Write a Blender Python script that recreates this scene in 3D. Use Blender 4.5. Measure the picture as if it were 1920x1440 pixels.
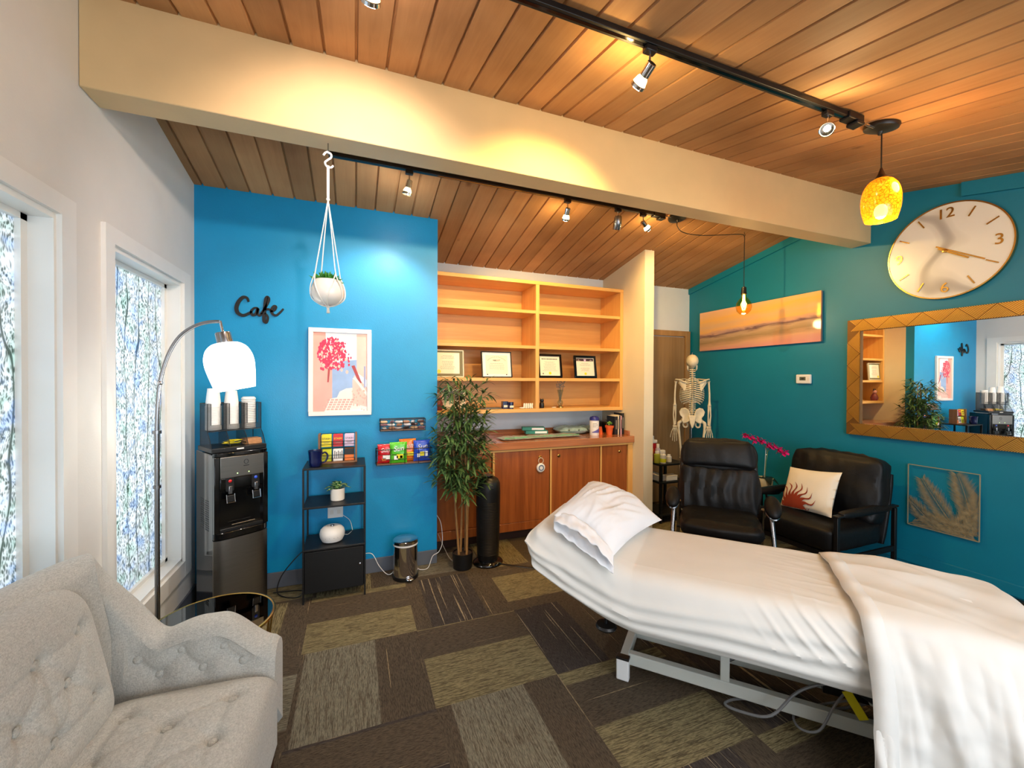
import bpy, math, random
from mathutils import Vector, Matrix, noise
from math import sin, cos, pi, radians as RAD
for _o in list(bpy.data.objects): bpy.data.objects.remove(_o)
scene = bpy.context.scene
COL = scene.collection
random.seed(7)

# ------------------------------------------------------------------ camera
cam_data = bpy.data.cameras.new('camera'); cam = bpy.data.objects.new('camera', cam_data); COL.objects.link(cam)
cam_data.sensor_fit = 'HORIZONTAL'; cam_data.sensor_width = 36.0; cam_data.lens = 36.0 * 767.8 / 1920.0
cam_data.clip_start = 0.05; cam_data.clip_end = 200
F_ = Vector((0.35763, 0.93382, -0.00891)).normalized()
R_ = Vector((0.93386, -0.35761, 0.0043)); R_ = (R_ - F_ * R_.dot(F_)).normalized(); U_ = R_.cross(F_)
mw = Matrix((R_, U_, -F_)).transposed().to_4x4(); mw.translation = Vector((0, 0, 1.55))
cam.matrix_world = mw
scene.camera = cam

# ------------------------------------------------------------------ view, world
vs = scene.view_settings
vs.view_transform = 'Standard'; vs.look = 'None'; vs.gamma = 1.0; vs.use_curve_mapping = False
vs.exposure = 0.0
world = bpy.data.worlds.new('world'); scene.world = world; world.use_nodes = True
wn = world.node_tree.nodes; wl = world.node_tree.links
bg = wn['Background']
tc = wn.new('ShaderNodeTexCoord'); sx = wn.new('ShaderNodeSeparateXYZ'); cr = wn.new('ShaderNodeValToRGB')
wl.new(tc.outputs['Generated'], sx.inputs[0]); wl.new(sx.outputs['Z'], cr.inputs[0]); wl.new(cr.outputs[0], bg.inputs[0])
cr.color_ramp.elements[0].position = 0.0; cr.color_ramp.elements[0].color = (0.80, 0.90, 1.0, 1)
cr.color_ramp.elements[1].position = 0.6; cr.color_ramp.elements[1].color = (0.45, 0.68, 1.0, 1)
bg.inputs[1].default_value = 2.1

def area_light(name, loc, rot, sx_, sy_, power, col):
    d = bpy.data.lights.new(name, 'AREA'); d.shape = 'RECTANGLE'; d.size = sx_; d.size_y = sy_; d.energy = power; d.color = col
    o = bpy.data.objects.new(name, d); COL.objects.link(o); o.location = loc; o.rotation_euler = rot
    return o
# unseen soft fill added behind the camera, and daylight through the two side windows
area_light('daylight_glazing', (1.4, -2.35, 1.55), (RAD(90), 0, 0), 4.4, 2.2, 80, (0.88, 0.94, 1.0))
area_light('ceiling_fixture_light', (1.5, -.55, 2.35), (RAD(28), 0, 0), 1.6, .5, 32, (.96, .98, 1.0))  # overhead fill added behind the camera, no fixture is built for it
area_light('daylight_side_window', (-1.45, 2.85, 1.4), (0, RAD(-90), 0), 1.9, 0.8, 11, (0.86, 0.93, 1.0))
area_light('daylight_near_window', (-1.45, 1.62, 1.4), (0, RAD(-90), 0), 1.9, 0.8, 11, (0.86, 0.93, 1.0))

# ------------------------------------------------------------------ materials
def lin(c):
    r = []
    for v in c[:3]:
        v = v / 255.0
        r.append(v / 12.92 if v <= 0.04045 else ((v + 0.055) / 1.055) ** 2.4)
    return (r[0], r[1], r[2], 1.0)
class NT:
    def __init__(s, name):
        s.m = bpy.data.materials.new(name); s.m.use_nodes = True
        s.t = s.m.node_tree; s.n = s.t.nodes; s.l = s.t.links
        s.b = s.n['Principled BSDF']; s.out = s.n['Material Output']
    def new(s, typ, **kw):
        n = s.n.new(typ)
        for k, v in kw.items(): setattr(n, k, v)
        return n
    def link(s, a, b): s.l.new(a, b)
    def coord(s, scale=(1, 1, 1), rot=(0, 0, 0), loc=(0, 0, 0)):
        t = s.new('ShaderNodeTexCoord'); mp = s.new('ShaderNodeMapping')
        mp.inputs['Scale'].default_value = scale; mp.inputs['Rotation'].default_value = rot; mp.inputs['Location'].default_value = loc
        s.link(t.outputs['Object'], mp.inputs[0]); return mp.outputs[0]
    def noise(s, vec, scale=5, detail=3, rough=.5, dist=0):
        n = s.new('ShaderNodeTexNoise'); n.inputs['Scale'].default_value = scale; n.inputs['Detail'].default_value = detail
        n.inputs['Roughness'].default_value = rough; n.inputs['Distortion'].default_value = dist
        if vec is not None: s.link(vec, n.inputs['Vector'])
        return n.outputs['Fac']
    def ramp(s, fac, stops, interp='LINEAR'):
        r = s.new('ShaderNodeValToRGB'); r.color_ramp.interpolation = interp
        e = r.color_ramp.elements
        while len(e) < len(stops): e.new(0.5)
        for i, (p, c) in enumerate(stops):
            e[i].position = p; e[i].color = c if len(c) == 4 else (c[0], c[1], c[2], 1)
        s.link(fac, r.inputs[0]); return r.outputs[0]
    def mix(s, fac, a, b, mode='MIX'):
        m = s.new('ShaderNodeMix'); m.data_type = 'RGBA'; m.blend_type = mode
        for i, v in ((0, fac), (6, a), (7, b)):
            if hasattr(v, 'default_value') or hasattr(v, 'is_output'): s.link(v, m.inputs[i])
            else: m.inputs[i].default_value = v
        return m.outputs[2]
    def math(s, op, a, b=None, c=None):
        m = s.new('ShaderNodeMath', operation=op)
        for i, v in enumerate((a, b, c)):
            if v is None: continue
            if hasattr(v, 'is_output'): s.link(v, m.inputs[i])
            else: m.inputs[i].default_value = v
        return m.outputs[0]
    def bump(s, h, strength=.2, dist=.01):
        b = s.new('ShaderNodeBump'); b.inputs['Strength'].default_value = strength; b.inputs['Distance'].default_value = dist
        s.link(h, b.inputs['Height']); s.link(b.outputs[0], s.b.inputs['Normal'])
def M(name, col, rough=.5, metal=0, var=.06, vscale=6, bump=0, bscale=60, coat=0, spec=.5, emis=0, emcol=None, sheen=0, bdist=.004, stretch=(1, 1, 1)):
    s = NT(name); c = lin(col); b = s.b
    b.inputs['Roughness'].default_value = rough; b.inputs['Metallic'].default_value = metal
    b.inputs['Specular IOR Level'].default_value = spec
    if coat: b.inputs['Coat Weight'].default_value = coat; b.inputs['Coat Roughness'].default_value = .08
    if sheen: b.inputs['Sheen Weight'].default_value = sheen
    v = s.coord(stretch)
    n = s.noise(v, vscale, 4)
    lo = tuple(x * (1 - var) for x in c[:3]) + (1,); hi = tuple(min(1, x * (1 + var)) for x in c[:3]) + (1,)
    s.link(s.ramp(n, [(.3, lo), (.7, hi)]), b.inputs['Base Color'])
    if bump: s.bump(s.noise(v, bscale, 3), bump, bdist)
    if emis:
        b.inputs['Emission Color'].default_value = lin(emcol or col); b.inputs['Emission Strength'].default_value = emis
    return s.m
def wood(name, c1, c2, rough=.4, axis='z', scale=1., coat=0, planks=None):
    """long-grain wood; grain runs along the axis"""
    s = NT(name); st = {'x': (.06, 1, 1), 'y': (1, .06, 1), 'z': (1, 1, .06)}[axis]
    v = s.coord(tuple(k * scale for k in st))
    n = s.noise(v, 28, 5, .6, .6); n2 = s.noise(v, 7, 3, .5, 1.2)
    f = s.math('MULTIPLY_ADD', n, .55, s.math('MULTIPLY', n2, .45))
    colr = s.ramp(f, [(.34, lin(c1)), (.66, lin(c2))])
    s.link(colr, s.b.inputs['Base Color']); s.b.inputs['Roughness'].default_value = rough
    if coat: s.b.inputs['Coat Weight'].default_value = coat; s.b.inputs['Coat Roughness'].default_value = .1
    s.bump(n, .08, .003)
    return s.m

MT = {}
MT['white_paint'] = M('white_paint', (222, 222, 218), .55, bump=.12, bscale=120, var=.02)
MT['trim_white'] = M('trim_white', (232, 232, 228), .35, var=.02)
MT['cream_paint'] = M('cream_paint', (220, 190, 140), .5, bump=.1, bscale=60, var=.03)
MT['tan_paint'] = M('tan_paint', (226, 214, 186), .5, bump=.12, bscale=120, var=.02)
MT['blue_paint_cool_lit'] = M('blue_paint_cool_lit', (0, 142, 198), .42, bump=.35, bscale=150, var=.03, bdist=.002)  # wall paint with the cool light on the cafe wall put into its colour
MT['teal_paint'] = M('teal_paint', (0, 122, 152), .45, bump=.3, bscale=150, var=.03, bdist=.002)  # same wall paint, turned teal for the warm light on the right wall
MT['base_gray'] = M('base_gray', (92, 98, 108), .6)
MT['black_metal'] = M('black_metal', (9, 10, 12), .45, var=.1)
MT['black_gloss'] = M('black_gloss', (7, 8, 10), .09, var=.05, coat=.5)
MT['black_plastic'] = M('black_plastic', (14, 14, 15), .4)
MT['leather'] = M('leather', (8, 8, 10), .5, spec=.35, bump=.35, bscale=45, vscale=12, bdist=.004)
MT['chrome'] = M('chrome', (215, 215, 218), .08, 1, var=.02)
MT['satin_metal'] = M('satin_metal', (150, 150, 152), .25, 1, var=.03)
MT['steel'] = M('steel', (140, 136, 130), .34, 1, var=.05, stretch=(1, 1, 30))
MT['brass'] = M('brass', (190, 150, 80), .25, 1, var=.05)
MT['gold'] = M('gold', (214, 166, 78), .35, .8, var=.08)
MT['gold_dark'] = M('gold_dark', (124, 86, 36), .5, .5, var=.1)
MT['white_plastic'] = M('white_plastic', (232, 232, 230), .35, var=.02)
MT['white_ceramic'] = M('white_ceramic', (232, 228, 220), .2, var=.03, coat=.3)
MT['cream_enamel'] = M('cream_enamel', (205, 207, 198), .4, var=.03)
MT['shelf_wood'] = wood('shelf_wood', (214, 156, 82), (232, 182, 106), .38, 'x')
MT['shelf_wood_v'] = wood('shelf_wood_v', (214, 156, 82), (232, 182, 106), .38, 'z')
MT['cab_wood'] = wood('cab_wood', (124, 62, 22), (176, 98, 44), .32, 'z', coat=.2)
MT['top_wood'] = wood('top_wood', (154, 92, 56), (196, 130, 86), .16, 'x', coat=.5)
MT['door_wood'] = wood('door_wood', (134, 104, 66), (156, 124, 84), .5, 'z')
MT['rack_wood'] = wood('rack_wood', (110, 76, 50), (146, 104, 72), .5, 'z')
MT['bamboo'] = M('bamboo', (150, 110, 62), .5, var=.15, vscale=20)
MT['soil'] = M('soil', (60, 44, 30), .9, var=.3, vscale=80, bump=.5)
MT['leaf'] = M('leaf', (70, 100, 54), .45, var=.4, vscale=9)
MT['leaf_bright'] = M('leaf_bright', (62, 140, 48), .4, var=.3, vscale=40)
MT['cotton_cord'] = M('cotton_cord', (238, 236, 228), .8, var=.05, bump=.3, bscale=200)
MT['bone'] = M('bone', (226, 212, 180), .5, var=.08, vscale=30)
MT['red'] = M('red', (190, 24, 30), .4); MT['yellow'] = M('yellow', (232, 214, 20), .45)
MT['lilac'] = M('lilac', (214, 190, 220), .45); MT['lime'] = M('lime', (206, 214, 30), .45)
MT['white'] = M('white', (238, 238, 236), .5, var=.02); MT['orange'] = M('orange', (232, 120, 30), .45)
MT['navy'] = M('navy', (12, 22, 72), .2, coat=.4); MT['blue'] = M('blue', (40, 80, 200), .4)
MT['green'] = M('green', (96, 178, 40), .4); MT['terracotta'] = M('terracotta', (214, 92, 36), .6)
MT['magenta'] = M('magenta', (214, 24, 120), .5, var=.25, vscale=60)
MT['ink'] = M('ink', (30, 30, 34), .6); MT['grayink'] = M('grayink', (120, 116, 106), .6)
MT['paper'] = M('paper', (232, 226, 206), .7, var=.02); MT['teal_card'] = M('teal_card', (40, 132, 116), .5)
MT['cup_paper'] = M('cup_paper', (240, 240, 238), .6, var=.01)
MT['kraft'] = M('kraft', (176, 130, 88), .7, var=.15, vscale=40)

def glass(name, col=(255, 255, 255), rough=.0, alpha=.15):
    s = NT(name); s.n.remove(s.b)
    tr = s.new('ShaderNodeBsdfTransparent'); gl = s.new('ShaderNodeBsdfGlossy'); mx = s.new('ShaderNodeMixShader'); fr = s.new('ShaderNodeLayerWeight'); fr.inputs['Blend'].default_value = .5
    tr.inputs[0].default_value = lin(col); gl.inputs['Roughness'].default_value = rough
    s.link(s.math('MULTIPLY_ADD', s.math('POWER', fr.outputs['Facing'], 4.0), .6, alpha), mx.inputs[0]); s.link(tr.outputs[0], mx.inputs[1]); s.link(gl.outputs[0], mx.inputs[2]); s.link(mx.outputs[0], s.out.inputs[0])
    return s.m
MT['clear'] = glass('clear_glass', (240, 245, 245), 0, .02)
MT['smoked'] = glass('smoked_glass', (60, 70, 70), .02, .14)

def ceiling_mat(name, c1, c2, c3):
    s = NT(name)
    t = s.new('ShaderNodeTexCoord'); sp = s.new('ShaderNodeSeparateXYZ'); s.link(t.outputs['Object'], sp.inputs[0])
    idx = s.math('FLOOR', s.math('DIVIDE', s.math('SUBTRACT', sp.outputs[0], PLANK_X0), PLANK))
    wnz = s.new('ShaderNodeTexWhiteNoise'); wnz.noise_dimensions = '1D'; s.link(idx, wnz.inputs['W'])
    cb = s.new('ShaderNodeCombineXYZ'); s.link(s.math('ADD', sp.outputs[0], s.math('MULTIPLY', wnz.outputs[0], 40)), cb.inputs[0])
    s.link(s.math('MULTIPLY', sp.outputs[1], .06), cb.inputs[1]); s.link(s.math('MULTIPLY', wnz.outputs[0], 9), cb.inputs[2])
    g = s.noise(cb.outputs[0], 34, 5, .65, .8)
    cl = s.noise(t.outputs['Object'], 1.6, 3, .5)
    base = s.ramp(s.math('MULTIPLY_ADD', g, .26, s.math('MULTIPLY', cl, .74)), [(.28, lin(c1)), (.5, lin(c2)), (.74, lin(c3))])
    # knots
    cb2 = s.new('ShaderNodeCombineXYZ'); s.link(sp.outputs[0], cb2.inputs[0]); s.link(s.math('MULTIPLY', sp.outputs[1], .62), cb2.inputs[1])
    vo = s.new('ShaderNodeTexVoronoi'); vo.inputs['Scale'].default_value = 3.4; s.link(cb2.outputs[0], vo.inputs['Vector'])
    d = s.math('ADD', vo.outputs['Distance'], s.math('MULTIPLY', s.math('SUBTRACT', s.noise(t.outputs['Object'], 60, 2), .5), .06))
    kn = s.ramp(d, [(.03, (1, 1, 1, 1)), (.10, (0, 0, 0, 1))])
    base = s.mix(s.math('MULTIPLY', kn, .55), base, lin((84, 46, 22)))
    v = s.math('MULTIPLY_ADD', wnz.outputs[0], .36, .82)
    vm = s.new('ShaderNodeVectorMath', operation='SCALE'); s.link(base, vm.inputs[0]); s.link(v, vm.inputs['Scale'])
    s.link(vm.outputs[0], s.b.inputs['Base Color']); s.b.inputs['Roughness'].default_value = .72; s.b.inputs['Specular IOR Level'].default_value = .25
    s.bump(g, .12, .004)
    return s.m
PLANK = .1432; PLANK_X0 = -0.998

def carpet_mat():
    s = NT('carpet'); T = .641
    t = s.new('ShaderNodeTexCoord'); sp = s.new('ShaderNodeSeparateXYZ'); s.link(t.outputs['Object'], sp.inputs[0])
    u = s.math('DIVIDE', s.math('SUBTRACT', sp.outputs[0], .358), T); v = s.math('DIVIDE', s.math('SUBTRACT', sp.outputs[1], 1.917), T)
    iu = s.math('FLOOR', u); iv = s.math('FLOOR', v); fu = s.math('FRACT', u); fv = s.math('FRACT', v)
    par = s.math('FLOORED_MODULO', s.math('ADD', s.math('ADD', iu, iv), 1.0), 2.0)      # 1: stripes vary along v (run along x)
    def sel(a, b): return s.math('ADD', s.math('MULTIPLY', a, s.math('SUBTRACT', 1.0, par)), s.math('MULTIPLY', b, par))
    c = sel(fu, fv); l = sel(fv, fu)
    cb = s.new('ShaderNodeCombineXYZ'); s.link(iu, cb.inputs[0]); s.link(iv, cb.inputs[1])
    w = s.new('ShaderNodeTexWhiteNoise'); w.noise_dimensions = '2D'; s.link(cb.outputs[0], w.inputs['Vector'])
    r = w.outputs['Value']; wc = s.new('ShaderNodeSeparateColor'); s.link(w.outputs['Color'], wc.inputs[0])
    def nz(cs, ls, ro, det=1):
        q = s.new('ShaderNodeCombineXYZ'); s.link(s.math('MULTIPLY', c, cs), q.inputs[0]); s.link(s.math('MULTIPLY', l, ls), q.inputs[1])
        s.link(s.math('ADD', s.math('MULTIPLY', r, 37.0), ro), q.inputs[2]); return s.noise(q.outputs[0], 1, det, .6)
    fine = nz(120, 6, 1); fine2 = nz(190, 26, 5, 2); longl = nz(60, .8, 9)
    # band position across the tile
    off = s.math('FRACT', s.math('ADD', c, s.math('MULTIPLY', wc.outputs[1], .35)))
    br, tan, gr, dk, ol = lin((88, 77, 63)), lin((138, 126, 92)), lin((128, 122, 104)), lin((72, 65, 60)), lin((102, 92, 68))
    zone = s.ramp(off, [(0.0, (0, 0, 0, 1)), (.2, (0, 0, 0, 1)), (.21, (1, 1, 1, 1)), (.78, (1, 1, 1, 1)), (.79, (0, 0, 0, 1))])
    kind = s.math('FRACT', s.math('MULTIPLY', s.math('ABSOLUTE', s.math('SINE', s.math('ADD', s.math('ADD', s.math('MULTIPLY', iu, 3.56), s.math('MULTIPLY', iv, 3.52)), 4.66))), 7.31))
    k1 = s.math('GREATER_THAN', kind, .42); k2 = s.math('GREATER_THAN', kind, .68)
    stripeA = s.mix(s.ramp(fine, [(.40, (0, 0, 0, 1)), (.52, (1, 1, 1, 1))]), ol, tan)
    stripeB = s.mix(s.ramp(fine, [(.38, (0, 0, 0, 1)), (.52, (1, 1, 1, 1))]), lin((104, 96, 80)), gr)
    stripeC = s.mix(s.ramp(longl, [(.64, (0, 0, 0, 1)), (.67, (1, 1, 1, 1))]), dk, lin((160, 144, 116)))
    st = s.mix(k1, stripeA, stripeB); st = s.mix(k2, st, stripeC)
    brn = s.mix(s.ramp(longl, [(.70, (0, 0, 0, 1)), (.73, (1, 1, 1, 1))]), br, lin((150, 132, 100)))
    colr = s.mix(zone, brn, st)
    m2 = s.ramp(fine2, [(.3, (.5, .5, .5, 1)), (.62, (1.2, 1.2, 1.2, 1))])
    colr = s.mix(1.0, colr, m2, 'MULTIPLY')
    pile = s.noise(t.outputs['Object'], 420, 2)
    s.link(s.mix(1.0, colr, s.ramp(pile, [(.3, (.7, .7, .7, 1)), (.7, (1.15, 1.15, 1.15, 1))]), 'MULTIPLY'), s.b.inputs['Base Color'])
    s.b.inputs['Roughness'].default_value = .95; s.b.inputs['Specular IOR Level'].default_value = .1
    s.bump(s.math('ADD', pile, fine2), .5, .004)
    return s.m

def film_mat():
    """window glass carrying a printed leaf film"""
    s = NT('leaf_film_glass'); s.n.remove(s.b)
    t = s.new('ShaderNodeTexCoord'); 
    sp = s.new('ShaderNodeSeparateXYZ'); s.link(t.outputs['Object'], sp.inputs[0])
    cb = s.new('ShaderNodeCombineXYZ'); s.link(sp.outputs[1], cb.inputs[0]); s.link(sp.outputs[2], cb.inputs[1])
    nz = s.new('ShaderNodeTexNoise'); nz.inputs['Scale'].default_value = 7; s.link(cb.outputs[0], nz.inputs['Vector'])
    va = s.new('ShaderNodeVectorMath', operation='MULTIPLY_ADD'); s.link(nz.outputs['Color'], va.inputs[0]); va.inputs[1].default_value = (.09, .09, 0); s.link(cb.outputs[0], va.inputs[2])
    def leaves(rot, sc, lo, hi):
        mp = s.new('ShaderNodeMapping'); mp.inputs['Rotation'].default_value = (0, 0, rot); mp.inputs['Scale'].default_value = (sc * 2.6, sc, 1)
        s.link(va.outputs[0], mp.inputs[0]); vo = s.new('ShaderNodeTexVoronoi'); vo.inputs['Scale'].default_value = 1.0; vo.inputs['Randomness'].default_value = .9
        s.link(mp.outputs[0], vo.inputs['Vector'])
        return s.ramp(vo.outputs['Distance'], [(lo, (1, 1, 1, 1)), (hi, (0, 0, 0, 1))])
    a = leaves(.75, 40, .24, .42); b = leaves(-.65, 36, .22, .40); c = leaves(.15, 58, .24, .40)
    wv = s.new('ShaderNodeTexWave'); wv.wave_type = 'BANDS'; wv.bands_direction = 'X'; wv.inputs['Scale'].default_value = 2.6; wv.inputs['Distortion'].default_value = 9; wv.inputs['Detail Scale'].default_value = 1.2
    mp = s.new('ShaderNodeMapping'); mp.inputs['Scale'].default_value = (1, .35, 1); s.link(cb.outputs[0], mp.inputs[0]); s.link(mp.outputs[0], wv.inputs['Vector'])
    stem = s.ramp(wv.outputs['Fac'], [(.985, (0, 0, 0, 1)), (.996, (1, 1, 1, 1))])
    m = s.math('MAXIMUM', s.math('MAXIMUM', a, b), s.math('MAXIMUM', s.math('MULTIPLY', c, .7), stem))
    m = s.math('MULTIPLY', m, .80)
    hue = s.new('ShaderNodeTexNoise'); hue.inputs['Scale'].default_value = 9; hue.inputs['Detail'].default_value = 4; s.link(cb.outputs[0], hue.inputs['Vector'])
    tint = s.ramp(hue.outputs['Fac'], [(.34, lin((16, 66, 46))), (.46, lin((56, 84, 68))), (.54, lin((70, 92, 84))), (.61, lin((44, 98, 140))), (.68, lin((80, 92, 80)))])
    light = s.ramp(hue.outputs['Fac'], [(.3, lin((226, 244, 236))), (.5, lin((255, 255, 255))), (.7, lin((214, 232, 255)))])
    colr = s.mix(m, light, tint)
    tl = s.new('ShaderNodeBsdfTranslucent'); tr = s.new('ShaderNodeBsdfTransparent'); gl = s.new('ShaderNodeBsdfGlossy'); gl.inputs['Roughness'].default_value = .08
    s.link(colr, tl.inputs[0]); s.link(colr, tr.inputs[0])
    m1 = s.new('ShaderNodeMixShader'); m1.inputs[0].default_value = .35; s.link(tl.outputs[0], m1.inputs[1]); s.link(tr.outputs[0], m1.inputs[2])
    df = s.new('ShaderNodeBsdfDiffuse'); s.link(colr, df.inputs[0])
    m3 = s.new('ShaderNodeMixShader'); m3.inputs[0].default_value = .25; s.link(m1.outputs[0], m3.inputs[1]); s.link(df.outputs[0], m3.inputs[2])
    m2 = s.new('ShaderNodeMixShader'); m2.inputs[0].default_value = .05; s.link(m3.outputs[0], m2.inputs[1]); s.link(gl.outputs[0], m2.inputs[2]); s.link(m2.outputs[0], s.out.inputs[0])
    return s.m

def fabric_mat(name, col, sc=420, amt=.35):
    s = NT(name); a = s.noise(s.coord((1, 1, .28)), sc, 2); b2 = s.noise(s.coord((.28, .28, 1)), sc, 2); n = s.noise(s.coord(), 60, 3); h = s.math('ADD', a, b2)
    c = lin(col); f = s.math('MULTIPLY_ADD', n, .1, s.math('MULTIPLY', h, .45))
    s.link(s.ramp(f, [(.35, tuple(x * (1 - amt) for x in c[:3]) + (1,)), (.65, tuple(min(1, x * (1 + amt)) for x in c[:3]) + (1,))]), s.b.inputs['Base Color'])
    s.b.inputs['Roughness'].default_value = .92; s.b.inputs['Sheen Weight'].default_value = .2
    s.bump(h, .5, .0025); return s.m
MT['linen'] = fabric_mat('linen', (180, 179, 172), 420, .24)
MT['sheet'] = M('sheet', (226, 224, 218), .85, var=.02, bump=.05, bscale=14, bdist=.01)
MT['pillowcase'] = M('pillowcase', (240, 242, 246), .8, var=.015)
MT['cushion_white'] = M('cushion_white', (238, 230, 212), .9, var=.03, bump=.2, bscale=200)
MT['rust'] = M('rust', (150, 52, 22), .8)

# ------------------------------------------------------------------ mesh helpers
class MB:
    def __init__(s): s.v = []; s.f = []; s.mi = []; s.cur = 0
    def add(s, vs_, fs_):
        b = len(s.v); s.v += [tuple(x) for x in vs_]
        for f in fs_: s.f.append(tuple(b + i for i in f)); s.mi.append(s.cur)
        return s
    def box(s, x0, x1, y0, y1, z0, z1):
        return s.add([(x0, y0, z0), (x1, y0, z0), (x1, y1, z0), (x0, y1, z0), (x0, y0, z1), (x1, y0, z1), (x1, y1, z1), (x0, y1, z1)],
                     [(0, 3, 2, 1), (4, 5, 6, 7), (0, 1, 5, 4), (1, 2, 6, 5), (2, 3, 7, 6), (3, 0, 4, 7)])
    def bar(s, a, b, w, h, up=(0, 0, 1)):
        a = Vector(a); b = Vector(b); d = (b - a).normalized(); up = Vector(up)
        if abs(d.dot(up)) > .99: up = Vector((0, 1, 0))
        r = d.cross(up).normalized(); u = r.cross(d)
        vs_ = []
        for p in (a, b):
            for sr, su in ((-1, -1), (1, -1), (1, 1), (-1, 1)): vs_.append(p + r * sr * w / 2 + u * su * h / 2)
        return s.add(vs_, [(0, 3, 2, 1), (4, 5, 6, 7), (0, 1, 5, 4), (1, 2, 6, 5), (2, 3, 7, 6), (3, 0, 4, 7)][0:0] + [(0, 1, 2, 3), (7, 6, 5, 4), (0, 4, 5, 1), (1, 5, 6, 2), (2, 6, 7, 3), (3, 7, 4, 0)])
    def tube(s, pts, r, n=8, closed=False, cap=True):
        pts = [Vector(p) for p in pts]; k = len(pts)
        rs = r if isinstance(r, (list, tuple)) else [r] * k
        vs_ = []; prev = None
        for i, p in enumerate(pts):
            if closed: t = (pts[(i + 1) % k] - pts[i - 1])
            else: t = pts[min(i + 1, k - 1)] - pts[max(i - 1, 0)]
            t = t.normalized() if t.length > 1e-9 else Vector((0, 0, 1))
            if prev is None:
                a = Vector((0, 0, 1)) if abs(t.z) < .9 else Vector((1, 0, 0)); nrm = t.cross(a).normalized()
            else:
                nrm = prev - t * prev.dot(t)
                nrm = nrm.normalized() if nrm.length > 1e-6 else t.orthogonal().normalized()
            prev = nrm; bi = t.cross(nrm)
            for j in range(n):
                a = 2 * pi * j / n; vs_.append(p + (nrm * cos(a) + bi * sin(a)) * rs[i])
        fs_ = []
        for i in range(k if closed else k - 1):
            i2 = (i + 1) % k
            for j in range(n): j2 = (j + 1) % n; fs_.append((i * n + j, i * n + j2, i2 * n + j2, i2 * n + j))
        if cap and not closed: fs_ += [tuple(range(n - 1, -1, -1)), tuple((k - 1) * n + j for j in range(n))]
        return s.add(vs_, fs_)
    def lathe(s, prof, c=(0, 0, 0), n=24, sx=1., sy=1., mat=None, cap=True):
        vs_ = []; c = Vector(c)
        for r, z in prof:
            for j in range(n):
                a = 2 * pi * j / n; p = Vector((r * cos(a) * sx, r * sin(a) * sy, z))
                if mat is not None: p = mat @ p
                vs_.append(p + c)
        fs_ = []
        for i in range(len(prof) - 1):
            for j in range(n): j2 = (j + 1) % n; fs_.append((i * n + j, i * n + j2, (i + 1) * n + j2, (i + 1) * n + j))
        if cap:
            if prof[0][0] > 1e-4: fs_.append(tuple(range(n - 1, -1, -1)))
            if prof[-1][0] > 1e-4: fs_.append(tuple((len(prof) - 1) * n + j for j in range(n)))
        return s.add(vs_, fs_)
    def ball(s, c, rx, ry=None, rz=None, n=14, m=8, mat=None):
        ry = ry or rx; rz = rz or rx
        prof = [(max(1e-5, cos(-pi / 2 + pi * i / m)), sin(-pi / 2 + pi * i / m)) for i in range(m + 1)]
        vs_ = []; c = Vector(c)
        for r, z in prof:
            for j in range(n):
                a = 2 * pi * j / n; p = Vector((r * cos(a) * rx, r * sin(a) * ry, z * rz))
                if mat is not None: p = mat @ p
                vs_.append(p + c)
        fs_ = [(i * n + j, i * n + (j + 1) % n, (i + 1) * n + (j + 1) % n, (i + 1) * n + j) for i in range(m) for j in range(n)]
        return s.add(vs_, fs_)
    def prism(s, poly, a, b, plane='xz'):
        """polygon given in a plane, extruded along the third axis from a to b"""
        def P3(u, v, w): return {'xz': (u, w, v), 'xy': (u, v, w), 'yz': (w, u, v)}[plane]
        n = len(poly); vs_ = [P3(u, v, a) for u, v in poly] + [P3(u, v, b) for u, v in poly]
        return s.add(vs_, [tuple(range(n)), tuple(range(2 * n - 1, n - 1, -1))] + [(i, i + n, (i + 1) % n + n, (i + 1) % n) for i in range(n)])
    def grid(s, fn, nu, nv, flip=False, closed_u=False):
        vs_ = [fn(i / (nu if closed_u else nu - 1), j / (nv - 1)) for i in range(nu) for j in range(nv)]
        fs_ = []
        for i in range(nu if closed_u else nu - 1):
            i2 = (i + 1) % nu
            for j in range(nv - 1):
                q = (i * nv + j, i2 * nv + j, i2 * nv + j + 1, i * nv + j + 1)
                fs_.append(q[::-1] if flip else q)
        return s.add(vs_, fs_)
    def xform(s, m, start=0):
        s.v = s.v[:start] + [tuple(m @ Vector(p)) for p in s.v[start:]]; return s
    def build(s, name, mats, parent=None, smooth=False, bevel=0, subsurf=0, solid=0, fix=True, loc=None, seg=2):
        me = bpy.data.meshes.new(name); me.from_pydata(s.v, [], s.f)
        if not isinstance(mats, (list, tuple)): mats = [mats]
        for m in mats: me.materials.append(MT[m] if isinstance(m, str) else m)
        if len(mats) > 1: me.polygons.foreach_set('material_index', s.mi)
        if fix:
            import bmesh
            bm = bmesh.new(); bm.from_mesh(me); bmesh.ops.remove_doubles(bm, verts=bm.verts, dist=1e-6)
            bmesh.ops.recalc_face_normals(bm, faces=bm.faces); bm.to_mesh(me); bm.free()
        o = bpy.data.objects.new(name, me); COL.objects.link(o)
        if parent is not None: o.parent = parent
        if loc is not None: o.location = loc
        if bevel:
            b = o.modifiers.new('b', 'BEVEL'); b.width = bevel; b.segments = seg; b.limit_method = 'ANGLE'; b.angle_limit = RAD(40); b.use_clamp_overlap = True
            smooth = True
        if solid:
            q = o.modifiers.new('s', 'SOLIDIFY'); q.thickness = solid; q.offset = 0
        if subsurf:
            q = o.modifiers.new('u', 'SUBSURF'); q.levels = subsurf; q.render_levels = subsurf
        if smooth:
            me.polygons.foreach_set('use_smooth', [True] * len(me.polygons))
            if not subsurf: me.set_sharp_from_angle(angle=RAD(42)) if hasattr(me, 'set_sharp_from_angle') else None
        me.update(); return o
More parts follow.
